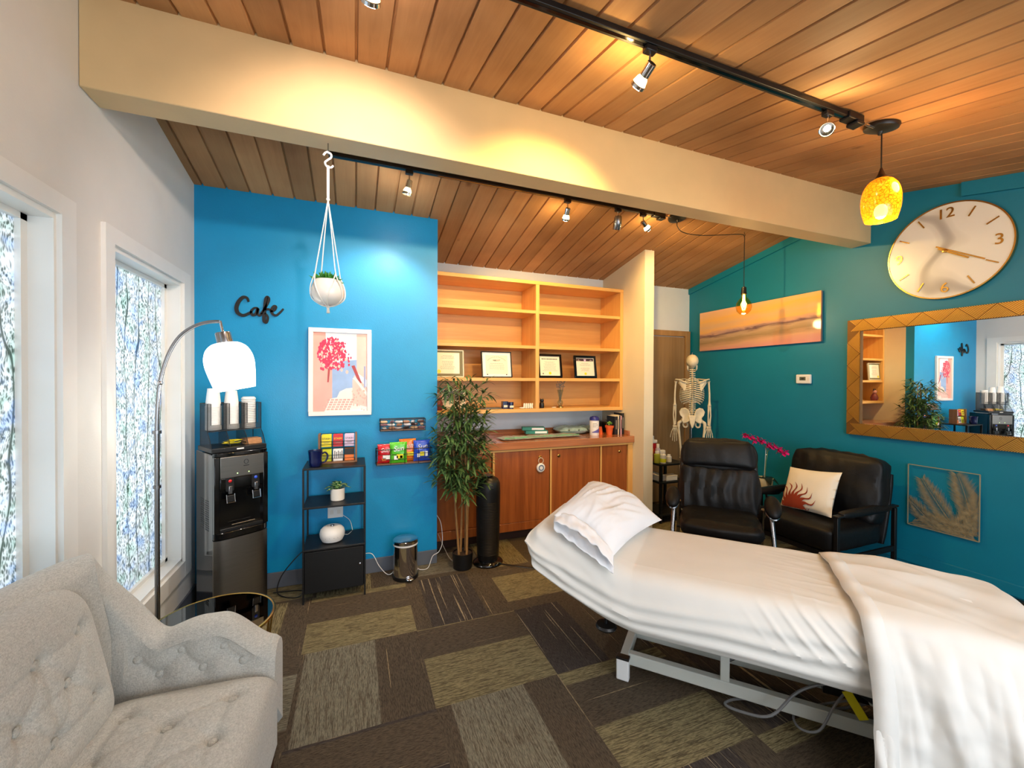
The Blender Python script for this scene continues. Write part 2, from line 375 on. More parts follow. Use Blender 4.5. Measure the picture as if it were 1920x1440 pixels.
def B(x0, x1, y0, y1, z0, z1): return MB().box(x0, x1, y0, y1, z0, z1)
def tag(o, label, cat, group=None, kind=None):
    o['label'] = label; o['category'] = cat
    if group: o['group'] = group
    if kind: o['kind'] = kind
    return o
def thing(name, label, cat, loc=(0, 0, 0), rz=0, group=None):
    o = bpy.data.objects.new(name, None); COL.objects.link(o); o.empty_display_size = .05
    o.location = loc; o.rotation_euler = (0, 0, rz); return tag(o, label, cat, group)
def struct(o, label, cat=None):
    o['kind'] = 'structure'; o['label'] = label; o['category'] = cat or o.name.split('_')[0]; return o
def dup(o, parent=None):
    c = o.copy(); COL.objects.link(c)
    if parent is not None: c.parent = parent
    for ch in list(o.children): dup(ch, c)
    return c
def text(s, size, mat, parent=None, name='lettering', ext=.0008, align='CENTER', shear=0):
    cu = bpy.data.curves.new(name, 'FONT'); cu.body = s; cu.size = size; cu.extrude = ext; cu.align_x = align; cu.align_y = 'CENTER'; cu.shear = shear; cu.resolution_u = 4
    t = bpy.data.objects.new(name + '_curve', cu); COL.objects.link(t)
    dg = bpy.context.evaluated_depsgraph_get(); dg.update()
    me = bpy.data.meshes.new_from_object(t.evaluated_get(dg)); me.name = name
    bpy.data.objects.remove(t); me.materials.clear(); me.materials.append(MT[mat])
    o = bpy.data.objects.new(name, me); COL.objects.link(o)
    if parent is not None: o.parent = parent
    return o
def lamp(name, parent, loc, power, col, size=.03, spot=None, rot=None, blend=.6):
    d = bpy.data.lights.new(name, 'SPOT' if spot else 'POINT'); d.energy = power; d.color = col; d.shadow_soft_size = size
    if spot: d.spot_size = RAD(spot); d.spot_blend = blend
    o = bpy.data.objects.new(name, d); COL.objects.link(o); o.parent = parent; o.location = loc
    if rot is not None: o.rotation_euler = rot
    return o
def rrect(w, h, r, n=5, cx=0, cy=0):
    out = []
    for qx, qy, a0 in ((1, 1, 0), (-1, 1, 90), (-1, -1, 180), (1, -1, 270)):
        for i in range(n + 1):
            a = RAD(a0 + 90 * i / n); out.append((cx + qx * (w / 2 - r) + r * cos(a), cy + qy * (h / 2 - r) + r * sin(a)))
    return out
def bez(p0, p1, p2, p3, n=10):
    p0, p1, p2, p3 = map(Vector, (p0, p1, p2, p3))
    return [p0 * (1 - t) ** 3 + p1 * 3 * t * (1 - t) ** 2 + p2 * 3 * t * t * (1 - t) + p3 * t ** 3 for t in [i / n for i in range(n + 1)]]
def smoothpts(pts, n=6):
    pts = [Vector(p) for p in pts]; out = []
    for i in range(len(pts) - 1):
        p0 = pts[max(i - 1, 0)]; p1 = pts[i]; p2 = pts[i + 1]; p3 = pts[min(i + 2, len(pts) - 1)]
        for k in range(n):
            t = k / n; out.append(.5 * ((2 * p1) + (p2 - p0) * t + (2 * p0 - 5 * p1 + 4 * p2 - p3) * t * t + (3 * p1 - p0 - 3 * p2 + p3) * t ** 3))
    out.append(pts[-1]); return out
def sstep(a, b, x):
    t = min(1, max(0, (x - a) / (b - a))); return t * t * (3 - 2 * t)
# ================================================================== ROOM
XL, XR, YB, YB2, ZB, ZT = -1.048, 4.127, 2.188, 2.334, 2.736, 3.123
YC, X1, YA, XP, XP2 = 3.464, .649, 4.229, 2.789, 2.906
YR = -2.4
def zfar(y): return 2.904 - .1866 * (y - 3.464)
def znear(y): return 3.1234 + .2182 * (y - 2.1882)

floor = struct(B(XL - .2, XR + .2, YR - .1, YA + .2, -.06, 0).build('floor', carpet_mat()), 'carpet tile floor in brown and olive stripes', 'floor')
ceil_m = ceiling_mat('ceiling_planks', (148, 104, 66), (178, 132, 88), (200, 156, 108))
def ceiling(name, y0, z0, y1, z1):
    mb = MB(); g = .0075; d = .014; x = PLANK_X0 - PLANK * 2; xs = []
    while x < XR + .2:
        xs += [(x + g, 0), (x + PLANK - g, 0), (x + PLANK - g * .5, d), (x + PLANK + g * .5, d)]; x += PLANK
    n = len(xs); L = [(a, y0, z0 + b) for a, b in xs] + [(a, y1, z1 + b) for a, b in xs]
    T = [(a, y0, z0 + .06) for a, b in xs] + [(a, y1, z1 + .06) for a, b in xs]
    mb.add(L + T, [(i, i + 1, n + i + 1, n + i) for i in range(n - 1)] + [(2 * n, 3 * n, 4 * n - 1, 3 * n - 1)] + [tuple(range(n)) + tuple(range(3 * n - 1, 2 * n - 1, -1))] + [tuple(range(2 * n - 1, n - 1, -1)) + tuple(range(3 * n, 4 * n))])
    return mb.build(name, ceil_m, fix=False)
struct(ceiling('ceiling_far', YB + .05, zfar(YB + .05), YA + .1, zfar(YA + .1)), 'sloping plank ceiling beyond the ridge beam', 'ceiling')
struct(ceiling('ceiling', YR - .1, znear(YR - .1), YB + .05, znear(YB + .05)), 'sloping plank ceiling on the near side of the ridge beam', 'ceiling')
struct(B(XL + .001, XR - .001, YB, YB2, ZB, ZT + .03).build('trim_1', 'cream_paint', bevel=.004), 'cream painted ridge beam across the room', 'beam')

# left wall with its two window openings
W = [(1.22, 2.05), (2.416, 3.235)]; WZ0, WZ1 = .366, 2.168; TH = .16
mb = MB(); ys = [YR, W[0][0], W[0][1], W[1][0], W[1][1], YA]
HI = 3.3
for i in range(5):
    a, b = ys[i], ys[i + 1]
    if i in (1, 3): mb.box(XL - TH, XL, a, b, 0, WZ0); mb.box(XL - TH, XL, a, b, WZ1, HI)
    else: mb.box(XL - TH, XL, a, b, 0, HI)
struct(mb.build('wall_left', 'white_paint'), 'white wall with two film covered windows', 'wall')
for k, (a, b) in enumerate(W):
    t = bpy.data.objects.new('window_%d' % (k + 1), None); COL.objects.link(t); t.location = (XL, (a + b) / 2, 0)
    struct(t, 'tall window with leaf patterned film ' + ('beside the armchair' if k == 0 else 'behind the floor lamp'), 'window')
    h = (b - a) / 2; mb = MB(); tw = .075; tr = .105 if k == 1 else .085; x = 0
    mb.box(x, .018, -h - tw, -h, WZ0 - .1, WZ1 + .075); mb.box(x, .018, h, h + tr, WZ0 - .1, WZ1 + .075)
    mb.box(x, .0175, -h, h, WZ1, WZ1 + .075); mb.box(x, .0175, -h, h, WZ0 - .1, WZ0)
    mb.build('window_casing', 'trim_white', t)
    mb = MB(); r = .022
    mb.box(-.105, .001, -h, -h + r, WZ0, WZ1); mb.box(-.105, .001, h - r * .6, h, WZ0, WZ1); mb.box(-.105, .0005, -h, h, WZ1 - r, WZ1); mb.box(-.105, .001, -h, h, WZ0, WZ0 + r)
    r2 = .045
    mb.box(-.105, -.072, -h + r, -h + r2, WZ0, WZ1); mb.box(-.105, -.072, h - r2, h - r * .5, WZ0, WZ1); mb.box(-.105, -.072, -h, h, WZ1 - r2, WZ1 - r * .9); mb.box(-.105, -.072, -h, h, WZ0 + r, WZ0 + r2)
    mb.build('window_frame', 'trim_white', t, fix=False)
    B(-.094, -.090, -h + .03, h - .03, WZ0 + .03, WZ1 - .03).build('window_pane', MT.setdefault('film', None) or MT.__setitem__('film', film_mat()) or MT['film'], t)
# outside: a strip of planted ground and side fins added to darken one edge of each pane
struct(B(-9, XL - TH - .02, -4, 9, -.3, -.1).build('floor_outside', M('outside_ground', (96, 120, 78), .9, var=.4, vscale=2)), 'ground outside the windows', 'ground')
fin_m = M('fin_render', (120, 118, 108), .8)
for k, (a, b) in enumerate(W):
    struct(B(XL - .62, XL - TH, b - .012, b + .1, -.1, 2.6).build('trim_%d' % (8 + k), fin_m), 'outside fin added to darken the window edge', 'trim')

# cafe wall: front face plus the return that forms the side of the alcove
struct(B(XL, X1, YC, YC + .1, 0, zfar(YC) + .02).build('wall_cafe', 'blue_paint_cool_lit'), 'bright blue wall behind the coffee corner', 'wall')
struct(B(X1 - .1, X1 + .002, YC + .1, YA, 0, zfar(YC) - .01).build('wall_alcove_left', 'tan_paint'), 'tan return wall at the left side of the shelf alcove', 'wall')
struct(B(X1 - .1, XR + .1, YA, YA + .1, 0, 2.82).build('wall_back', M('pale_wall', (214, 222, 228), .5, bump=.1, bscale=120, var=.02)), 'pale wall at the far end of the room', 'wall')
# partition (top follows the ceiling)
mb = MB(); mb.prism([(YC, 0), (YA, 0), (YA, zfar(YA) + .01), (YC, zfar(YC) + .01)], XP, XP2, 'yz')
struct(mb.build('wall_partition', 'tan_paint'), 'narrow cream partition beside the bookshelf', 'wall')
# right wall
mb = MB(); mb.prism([(YR, 0), (YA, 0), (YA, zfar(YA) + .02), (YB, ZT + .05), (YR, znear(YR) + .02)], XR, XR + .1, 'yz')
struct(mb.build('wall_right', 'teal_paint'), 'teal wall with clock and mirror', 'wall')
# teal ledger board under the ceiling on the right wall
mb = MB()
def strip(y0, z0, y1, z1, w, x0, x1): mb.prism([(y0, z0 - w), (y1, z1 - w), (y1, z1), (y0, z0)], x0, x1, 'yz')
strip(YR, znear(YR) - .001, 1.62, znear(1.62) - .001, .10, XR - .03, XR)
strip(YB2 + .001, zfar(YB2) - .001, YA - .001, zfar(YA) - .001, .07, XR - .02, XR)
struct(mb.build('trim_2', 'teal_paint'), 'teal board under the ceiling on the right wall', 'trim')
# unseen rear wall, its wide opening added for the rear fill light
mb = MB(); mb.box(XL, -.85, YR - .1, YR, 0, 2.2); mb.box(3.65, XR, YR - .1, YR, 0, 2.2); mb.box(-.85, 3.65, YR - .1, YR, 0, .42); mb.box(XL, XR, YR - .1, YR, 2.19, znear(YR) + .02)
struct(mb.build('wall_rear', 'white_paint'), 'unseen white wall behind the camera with an opening added for fill light', 'wall')
# baseboards
struct(B(XL, X1, YC - .012, YC, 0, .115).build('baseboard_cafe', 'base_gray', bevel=.003), 'gray rubber baseboard under the blue wall', 'baseboard')
struct(B(XL, XL + .012, YR, YC - .012, 0, .115).build('baseboard_left', 'base_gray', bevel=.003), 'gray baseboard under the windows', 'baseboard')
struct(B(XR - .014, XR, YR, YA, .12, .2).build('baseboard_right', 'teal_paint', bevel=.003), 'teal baseboard on the right wall', 'baseboard')
mb = MB(); mb.box(XR - .075, XR - .015, YR, 1.60, .045, .115); mb.box(XR - .10, XR - .015, YR, 1.60, .02, .05)
tag(mb.build('baseboard_heater', M('dark_heater', (34, 32, 30), .35, .5), bevel=.006), 'dark low heater running along the foot of the teal wall', 'heater')

# brown door at the far end
d = bpy.data.objects.new('door_1', None); COL.objects.link(d); d.location = (3.52, YA, 0); struct(d, 'plain brown door in the far corner behind the skeleton', 'door')
B(-.49, .50, -.03, -.004, .01, 2.12).build('door_leaf', 'door_wood', d, bevel=.002)
mb = MB(); mb.box(.51, .585, -.045, -.001, 0, 2.2); mb.box(-.585, -.51, -.045, -.001, 0, 2.2); mb.box(-.51, .51, -.044, -.001, 2.13, 2.2)
mb.build('door_frame', wood('door_frame_wood', (150, 112, 66), (176, 136, 88), .45, 'z'), d, bevel=.003)
B(-.46, -.43, -.07, -.03, .98, 1.05).build('door_handle', 'brass', d, bevel=.008)
# ================================================================== SHELF WALL
t = thing('bookshelf', 'built-in honey maple bookshelf of eight open compartments in the alcove', 'bookshelf', (0, 3.82, 0))
x0, x1, D = X1 + .004, XP - .002, .395
for z in (2.265, 1.905, 1.575): B(x0 + .03, x1 - .04, .006, D, z - .032, z).build('shelf', 'shelf_wood', t, bevel=.002)
B(x0, x1, 0, D, 2.53, 2.565).build('top_panel', 'shelf_wood', t, bevel=.002)
B(x0, x1, 0, D, 1.225, 1.262).build('bottom_panel', 'shelf_wood', t, bevel=.002)
B(x0, x0 + .03, .002, D, 1.262, 2.53).build('side_panel', 'shelf_wood_v', t, bevel=.002)
B(x1 - .04, x1, .002, D, 1.262, 2.53).build('side_panel', 'shelf_wood_v', t, bevel=.002)
B(1.722, 1.762, .003, D - .01, 1.262, 2.53).build('divider', 'shelf_wood_v', t, bevel=.002)
B(x0 + .03, x1 - .04, D, D + .008, 1.262, 2.53).build('back_panel', 'shelf_wood', t)

t = thing('base_cabinet', 'reddish walnut base cabinet with sliding doors under the counter', 'cabinet', (0, 3.64, 0))
B(x0, x1, .04, .55, .105, .885).build('body', 'cab_wood', t)
B(x0, x1, .10, .5, 0, .105).build('toe_kick', M('kick', (60, 30, 16), .6), t)
mb = MB(); mb.box(x0, x1, 0, .04, .105, .185); mb.build('bottom_rail', 'cab_wood', t, bevel=.003)
B(x1 - .06, x1, -.002, .04, .185, .872).build('end_stile', 'shelf_wood_v', t, bevel=.002)
B(x0, x1, -.012, .04, .872, .892).build('light_edge_strip', 'shelf_wood', t, bevel=.002)
for i, (a, b, dy) in enumerate(((x0, 1.195, .014), (1.20, 1.795, 0), (1.80, 2.38, .008), (2.385, x1 - .06, .016))):
    dr = B(a + .003, b - .003, dy, dy + .018, .188, .870).build('sliding_door', 'cab_wood', t, bevel=.002)
    if i: 
        B(a + .003, a + .022, dy - .005, dy, .188, .870).build('door_edge', 'shelf_wood_v', dr)
        lx = {1: 1.69, 2: 1.90, 3: 2.63}[i]
        lk = MB(); m = Matrix.Rotation(RAD(90), 4, 'X')
        lk.lathe([(.017, 0), (.017, .006), (.009, .010), (.009, .016)], (lx, dy, .80), 14, mat=m); lk.build('lock', 'brass', dr, smooth=True)
ct = thing('countertop', 'glossy reddish brown wooden countertop with upstand along the alcove', 'countertop', (0, 3.61, .893))
B(x0, x1, 0, .60, 0, .068).build('worktop', 'top_wood', ct, bevel=.004)
mb = MB(); mb.box(x0, x1, .585, .605, .068, .12); mb.box(x1 - .018, x1, .08, .585, .068, .115); mb.build('upstand', 'top_wood', ct, bevel=.003)
CT = .961

def frame(name, label, w, h, loc, rz=0, lean=0, fm='black_gloss', fw=.02, fd=.018, cat='picture frame', group=None, mat_=None, matm='paper'):
    t = thing(name, label, cat, loc, rz, group)
    if lean: t.rotation_euler = (RAD(-lean), 0, rz)
    mb = MB(); mb.box(-w / 2, w / 2, -fd, 0, 0, fw); mb.box(-w / 2, w / 2, -fd, 0, h - fw, h); mb.box(-w / 2, -w / 2 + fw, -fd, 0, fw, h - fw); mb.box(w / 2 - fw, w / 2, -fd, 0, fw, h - fw)
    mb.build('frame', fm, t, bevel=.002)
    B(-w / 2 + fw, w / 2 - fw, -.008, -.004, fw, h - fw).build('certificate', matm, t)
    return t
def lines(parent, cx, cz, w, n, dz, y=-.0088, mat='grayink', th=.0025, seed=1):
    rnd = random.Random(seed); mb = MB()
    for i in range(n):
        ww = w * rnd.uniform(.55, 1); z = cz - i * dz; x = cx - ww / 2
        while x < cx + ww / 2 - .004:
            l = rnd.uniform(.006, .02); mb.box(x, min(x + l, cx + ww / 2), y - .0004, y, z, z + th); x += l + .004
    mb.build('printed_lines', mat, parent)
def seal(parent, x, z, r, mat='yellow', y=-.009):
    mb = MB(); m = Matrix.Rotation(RAD(90), 4, 'X')
    mb.lathe([(r, 0), (r, .001)], (x, y, z), 20, mat=m); mb.build('seal', mat, parent)
SH = 1.576
t = frame('certificate_frame', 'olive matted certificate in a thin pale frame, leftmost on the bookshelf', .31, .262, (.822, 3.862, SH), 0, 4, M('pale_frame', (214, 206, 180), .4), .010, cat='certificate', matm=M('olive_mat', (118, 112, 84), .7))
B(-.115, .115, -.0095, -.008, .035, .235).build('sheet', 'paper', t); lines(t, 0, .205, .15, 3, .012, -.0098); lines(t, .0, .15, .16, 7, .012, -.0098, seed=3); seal(t, -.085, .055, .018, y=-.0098)
t = frame('certificate_frame', 'white matted certificate with arched lettering, in a thin dark frame left of the divider', .315, .262, (1.315, 3.85, SH), 0, 9, 'black_plastic', .009, cat='certificate', matm='white')
B(-.115, .115, -.0095, -.008, .035, .225).build('sheet', 'paper', t)
x = text('NBCOT', .022, 'ink', t); x.location = (0, -.0105, .172); x.rotation_euler = (RAD(90), 0, 0)
mb = MB()
for i in range(13): a = RAD(25 + 130 * i / 12); mb.box(.1 * cos(a) - .005, .1 * cos(a) + .005, -.0103, -.0096, .145 + .06 * sin(a), .149 + .06 * sin(a))
mb.build('arched_lettering', 'grayink', t); lines(t, 0, .14, .16, 5, .014, -.0098, seed=5); seal(t, -.1, .03, .006, 'ink'); seal(t, .1, .03, .006, 'ink')
t = frame('certificate_frame', 'black framed certificate with a gold seal just right of the divider', .275, .25, (1.90, 3.85, SH), 0, 8, 'black_gloss', .022, cat='certificate')
lines(t, .0, .195, .2, 1, .01, mat='ink', th=.009, seed=6); lines(t, 0, .17, .17, 9, .012, seed=7); seal(t, .0, .05, .015); seal(t, -.08, .045, .008, 'grayink')
t = frame('certificate_frame', 'black framed certificate with a dark header band, rightmost on the bookshelf', .27, .245, (2.325, 3.85, SH), 0, 8, 'black_gloss', .024, cat='certificate')
B(-.105, .105, -.0095, -.008, .185, .215).build('header_band', M('header', (60, 34, 44), .6), t); lines(t, -.075, .197, .04, 2, .008, -.0098, 'paper'); lines(t, .075, .197, .04, 2, .008, -.0098, 'paper')
mb = MB(); mb.prism([(-.016, .207), (.016, .207), (.009, .184), (0, .176), (-.009, .184)], -.0105, -.0096, 'xz'); mb.build('emblem', 'lilac', t)
lines(t, 0, .16, .15, 3, .012); lines(t, 0, .11, .14, 4, .01, seed=9); seal(t, 0, .048, .014)

# small things on the bottom board of the bookshelf
SB = 1.263
def jar(x, y, r, h, label, lid_m='navy', sq=False):
    t = thing('jar', label, 'jar', (x, y, SB))
    mb = MB()
    if sq: mb.box(-r, r, -r, r, 0, h)
    else: mb.lathe([(r, 0), (r, h * .62), (r * .9, h * .66)], n=20)
    mb.build('body', 'navy', t, bevel=.002 if sq else 0, smooth=not sq)
    if not sq: mb = MB(); mb.lathe([(r * 1.04, h * .66), (r * 1.04, h * .97), (r * .95, h)], n=20); mb.build('lid', 'navy', t, smooth=True)
    mb = MB(); mb.box(-r * .7, r * .7, -r - .001, -r + .001, h * .2, h * .5); mb.build('paper_label', 'paper', t)
jar(1.415, 3.90, .028, .075, 'dark blue square box beside the blue jar on the lowest shelf', sq=True)
jar(1.465, 3.86, .030, .068, 'small dark blue round jar with a white label on the lowest shelf')
t = thing('tray', 'flat gray tray lying left of the blue jars', 'tray', (1.27, 3.93, SB)); MB().prism(rrect(.22, .14, .03), 0, .012, 'xy').build('body', M('gray_tray', (92, 98, 100), .4), t, bevel=.003)
def stone_mb(rx, ry, rz, seed):
    mb = MB(); mb.ball((0, 0, rz), rx, ry, rz, 14, 10)
    mb.v = [(x * (1 + .25 * noise.noise(Vector((x * 60 + seed, y * 60, z * 60)))), y, z) for x, y, z in mb.v]; return mb
t = thing('ceramic_figure', 'white ribbed coral-like ornament beside the divider', 'ornament', (1.655, 3.875, SB))
for i in range(5):
    mb = MB(); x = -.045 + i * .022; mb.tube([(x, -.02, .001), (x + .004, -.012, .03), (x + .01, 0, .045), (x + .014, .015, .03), (x + .018, .02, .001)], .009, 8); mb.build('rib', 'white_ceramic', t, smooth=True)
tag(stone_mb(.03, .02, .008, 1).build('pebble', 'white_ceramic', loc=(1.585, 3.85, SB), smooth=True), 'flat white pebble left of the ribbed ornament', 'pebble')
t = thing('figurine', 'small black owl-like figurine just right of the divider', 'figurine', (1.82, 3.88, SB))
mb = MB(); mb.lathe([(.022, 0), (.026, .02), (.024, .05), (.016, .062), (.022, .075), (.018, .09), (0.001, .094)], n=16); mb.build('body', 'black_plastic', t, smooth=True)
for sx_ in (-1, 1): mb = MB(); mb.lathe([(.006, .084), (.001, .104)], (sx_ * .014, 0, 0), 8); mb.build('ear', 'black_plastic', t)
tag(stone_mb(.028, .02, .006, 4).build('pebble', 'white_ceramic', loc=(1.945, 3.85, SB), smooth=True), 'flat pale pebble left of the glass vase', 'pebble')
t = thing('glass_vase', 'small clear glass vase with brass foot holding dried flowers', 'vase', (2.035, 3.88, SB))
mb = MB(); mb.lathe([(.036, 0), (.036, .012), (.014, .018)], n=24); mb.build('foot', 'brass', t, smooth=True)
mb = MB(); mb.lathe([(.014, .018), (.028, .04), (.030, .06), (.016, .085), (.014, .10), (.034, .19)], n=24, cap=False); mb.build('vase_body', 'clear', t, smooth=True, solid=.002)
rnd = random.Random(4); st = MB(); hd = MB()
for i in range(16):
    a = rnd.uniform(0, 6.28); r = rnd.uniform(.01, .055); p = Vector((r * cos(a), r * sin(a) * .7, rnd.uniform(.22, .30)))
    st.tube([(0, 0, .04), (p.x * .3, p.y * .3, .14), p], .0012, 5)
    for k in range(4): hd.ball(p + Vector((rnd.uniform(-1, 1), rnd.uniform(-1, 1), rnd.uniform(-1, 1))) * .01, .006, n=6, m=4)
st.build('stems', 'grayink', t); hd.build('dried_flowers', M('dried', (150, 132, 112), .9, var=.3, vscale=90), t, smooth=True)
# things seen behind the bamboo, on the lowest board
t = thing('figurine', 'pink and maroon fox-like figurine half hidden behind the bamboo', 'figurine', (.74, 3.9, SB))
mb = MB(); mb.lathe([(.04, 0), (.05, .04), (.035, .09), (.02, .11)], n=16); mb.build('body', M('maroon', (120, 50, 60), .5), t, smooth=True)
mb = MB(); mb.ball((0, -.005, .135), .032, .03, .03); mb.build('head', M('pinkish', (196, 140, 140), .5), t, smooth=True)
for q in (-1, 1): mb = MB(); mb.lathe([(.012, .155), (.001, .19)], (q * .018, 0, 0), 8); mb.build('ear', 'black_plastic', t)
t = thing('photo_card', 'pale photo leaning behind the bamboo on the lowest shelf', 'photo', (.92, 4.02, SB)); t.rotation_euler = (RAD(-12), 0, 0)
B(-.12, .12, 0, .004, 0, .2).build('card', 'paper', t); B(-.10, .10, -.0006, 0, .09, .18).build('image', M('photo_img', (120, 110, 130), .5, var=.4, vscale=14), t)

# things on the countertop
def carton(x, y, z, rz, label):
    t = thing('carton', label, 'box', (x, y, z), rz, 'green cartons on the counter')
    B(-.12, .12, -.05, .05, 0, .034).build('box_body', 'teal_card', t, bevel=.002)
    B(-.02, .108, -.0508, -.0502, .006, .028).build('paper_label', 'white', t)
carton(1.80, 3.98, CT + .025, RAD(-12), 'lower green carton with a white label on the counter pouches')
carton(1.775, 4.0, CT + .060, RAD(-16), 'upper green carton stacked on the other green carton')
def pouch(name, w, d, h, label, x, y, z, rz, mats, seed, grp='sealed pouches on the counter'):
    t = thing(name, label, 'pouch', (x, y, z), rz, grp)
    def fn(sgn):
        def f(u, v):
            a = u * 2 - 1; b = v * 2 - 1; e = max(0, (1 - a ** 4) * (1 - b ** 4)) ** .6
            n_ = noise.noise(Vector((a * 3 + seed, b * 3, sgn * 2))) * .012 * e + noise.noise(Vector((a * 9 + seed, b * 9, 4))) * .004
            return (a * w / 2, b * d / 2, h / 2 + sgn * h / 2 * e + (n_ if sgn > 0 else 0))
        return f
    mb = MB(); mb.grid(fn(1), 22, 16); mb.grid(fn(-1), 22, 16, True); mb.build('film_bag', mats[0], t, smooth=True)
    if len(mats) > 1:
        mb = MB(); mb.grid(lambda u, v: tuple(Vector(fn(1)(.08 + u * .84, .05 + v * .16)) + Vector((0, 0, .0025))), 16, 10); mb.build('printed_panel', mats[1], t, smooth=True)
GR = M('pouch_gray', (158, 160, 152), .3, var=.12, vscale=14); GN = M('pouch_green', (120, 196, 160), .4, var=.15, vscale=20)
tag_y = 3.80
pouch('pouch', .34, .20, .024, 'flat gray and green pouch at the left end of the counter row', 1.50, 3.82, CT, .05, (GR, GN), 1)
pouch('pouch', .30, .20, .024, 'flat green edged pouch under the green cartons', 1.80, 3.84, CT, -.04, (GR, GN), 5)
pouch('pouch', .32, .20, .026, 'flat pale pouch with a green edge right of the cartons', 2.06, 3.84, CT, .03, (GR, GN), 9)
PB = M('poly_bag', (150, 176, 172), .18, var=.25, vscale=18)
pouch('plastic_bag', .34, .24, .085, 'puffy clear teal plastic bag with a printed card near the wipes tub', 2.24, 4.03, CT, -.15, (PB,), 13, None)
pouch('plastic_bag', .22, .18, .075, 'smaller crumpled clear bag directly behind the wipes tub', 2.47, 4.09, CT, .1, (PB,), 17, None)
t = thing('wipes_tub', 'white wipes tub with a dark blue lid on the counter', 'tub', (2.42, 3.82, CT))
mb = MB(); mb.lathe([(.048, 0), (.050, .004), (.050, .155), (.047, .162)], n=28); mb.build('tub_body', 'white_plastic', t, smooth=True)
mb = MB(); mb.lathe([(.051, .160), (.051, .185), (.044, .198), (.026, .200), (.024, .206), (.001, .206)], n=28); mb.build('lid', M('lid_blue', (40, 44, 130), .35), t, smooth=True)
mb = MB()
for i in range(14):
    a0 = RAD(-150 + 120 * i / 14); a1 = RAD(-150 + 120 * (i + 1) / 14); r = .0507
    mb.add([(r * cos(a0), r * sin(a0), .03), (r * cos(a1), r * sin(a1), .03), (r * cos(a1), r * sin(a1), .03 + .05 * i / 14 + .01), (r * cos(a0), r * sin(a0), .03 + .05 * max(0, i - 1) / 14 + .01)], [(0, 1, 2, 3)])
mb.build('label_corner', M('lilac_blue', (96, 96, 170), .5), t)
mb = MB()
for z, a0_, a1_, hh in ((.125, -140, -90, .006), (.112, -140, -75, .004), (.10, -140, -95, .004), (.09, -140, -100, .003)):
    n_ = 8
    for i in range(n_):
        a0 = RAD(a0_ + (a1_ - a0_) * i / n_); a1 = RAD(a0_ + (a1_ - a0_) * (i + .8) / n_); r = .0508
        mb.add([(r * cos(a0), r * sin(a0), z), (r * cos(a1), r * sin(a1), z), (r * cos(a1), r * sin(a1), z + hh), (r * cos(a0), r * sin(a0), z + hh)], [(0, 1, 2, 3)])
mb.build('printed_lines', 'grayink', t)
# potted succulent
def succulent(mb, c, r, n, lean=.9, seed=1, w=.3):
    rnd = random.Random(seed); c = Vector(c)
    for i in range(n):
        a = rnd.uniform(0, 6.28); el = rnd.uniform(.15, 1.35); L = r * rnd.uniform(.7, 1.1); d = Vector((cos(a) * cos(el), sin(a) * cos(el), sin(el)))
        sd = d.cross(Vector((0, 0, 1))).normalized() * L * w * .5; up = sd.cross(d).normalized() * L * .08
        mb.add([c, c + d * L * .5 + sd + up, c + d * L, c + d * L * .5 - sd + up, c + d * L * .5 - up], [(0, 1, 2, 3), (0, 4, 1), (1, 4, 2), (2, 4, 3), (3, 4, 0)])
t = thing('potted_succulent', 'green succulent in a small terracotta pot beside the books', 'potted plant', (2.60, 3.80, CT))
mb = MB(); mb.lathe([(.030, 0), (.040, .075), (.046, .076), (.048, .10), (.042, .10), (.038, .08)], n=24); mb.build('pot', 'terracotta', t, smooth=True)
mb = MB(); mb.lathe([(.040, .085), (.001, .09)], n=16, cap=False); mb.build('soil', 'soil', t)
mb = MB(); rnd = random.Random(3)
for i in range(9): a = rnd.uniform(0, 6.28); r = rnd.uniform(0, .03); succulent(mb, (r * cos(a), r * sin(a), .09 + rnd.uniform(.01, .04)), .022, 14, seed=i, w=.5)
mb.build('rosettes', M('succ', (150, 200, 90), .4, var=.2, vscale=40), t)
t = thing('acrylic_cone', 'clear acrylic cone with an orange base beside the terracotta pot', 'ornament', (2.52, 3.86, CT))
mb = MB(); mb.lathe([(.040, 0), (.022, .085), (.001, .085)], n=4); mb.build('orange_base', 'terracotta', t); mb = MB(); mb.lathe([(.028, .086), (.004, .2)], n=4); mb.build('clear_top', 'clear', t)
tag(B(2.60, 2.69, 4.0, 4.1, CT, CT + .12).build('storage_box', 'black_plastic', bevel=.004), 'small black box behind the acrylic cone on the counter', 'box')
for i, (w, h, c, lb) in enumerate(((.042, .20, (24, 24, 30), 'thick black book, leftmost of the row on the counter'), (.012, .215, (236, 220, 190), 'thin cream book second in the row on the counter'), (.02, .205, (30, 34, 52), 'dark blue book in the middle of the row on the counter'), (.014, .205, (226, 170, 176), 'pink spined book in the row on the counter'), (.03, .235, (22, 20, 22), 'tall black book at the right end of the row'))):
    xs_ = 2.640 + sum((.042, .012, .02, .014, .03)[:i]) + .001 * i
    t = thing('book', lb, 'book', (xs_, 3.76, CT), 0, 'books upright on the counter')
    B(0, w, 0, .15, 0, h).build('cover', M('bk%d' % i, c, .5), t, bevel=.002)
    B(.002, w - .002, .004, .151, h - .001, h + .001).build('pages', 'paper', t)
    mb = MB(); mb.box(w * .3, w * .7, -.0008, 0, h * .3, h * .8); mb.build('spine_title', 'grayink' if i != 3 else 'ink', t)
mb = MB(); succulent(mb, (0, 0, 0), .10, 26, seed=8, w=.16); t = thing('air_plant', 'reddish green air plant tucked behind the row of books', 'plant', (2.745, 3.98, CT + .09))
mb.build('leaves', M('airleaf', (110, 96, 60), .5, var=.4, vscale=20), t); mb = MB(); mb.lathe([(.02, -.09), (.022, -.01), (.018, 0)], n=14); mb.build('holder', 'black_plastic', t)
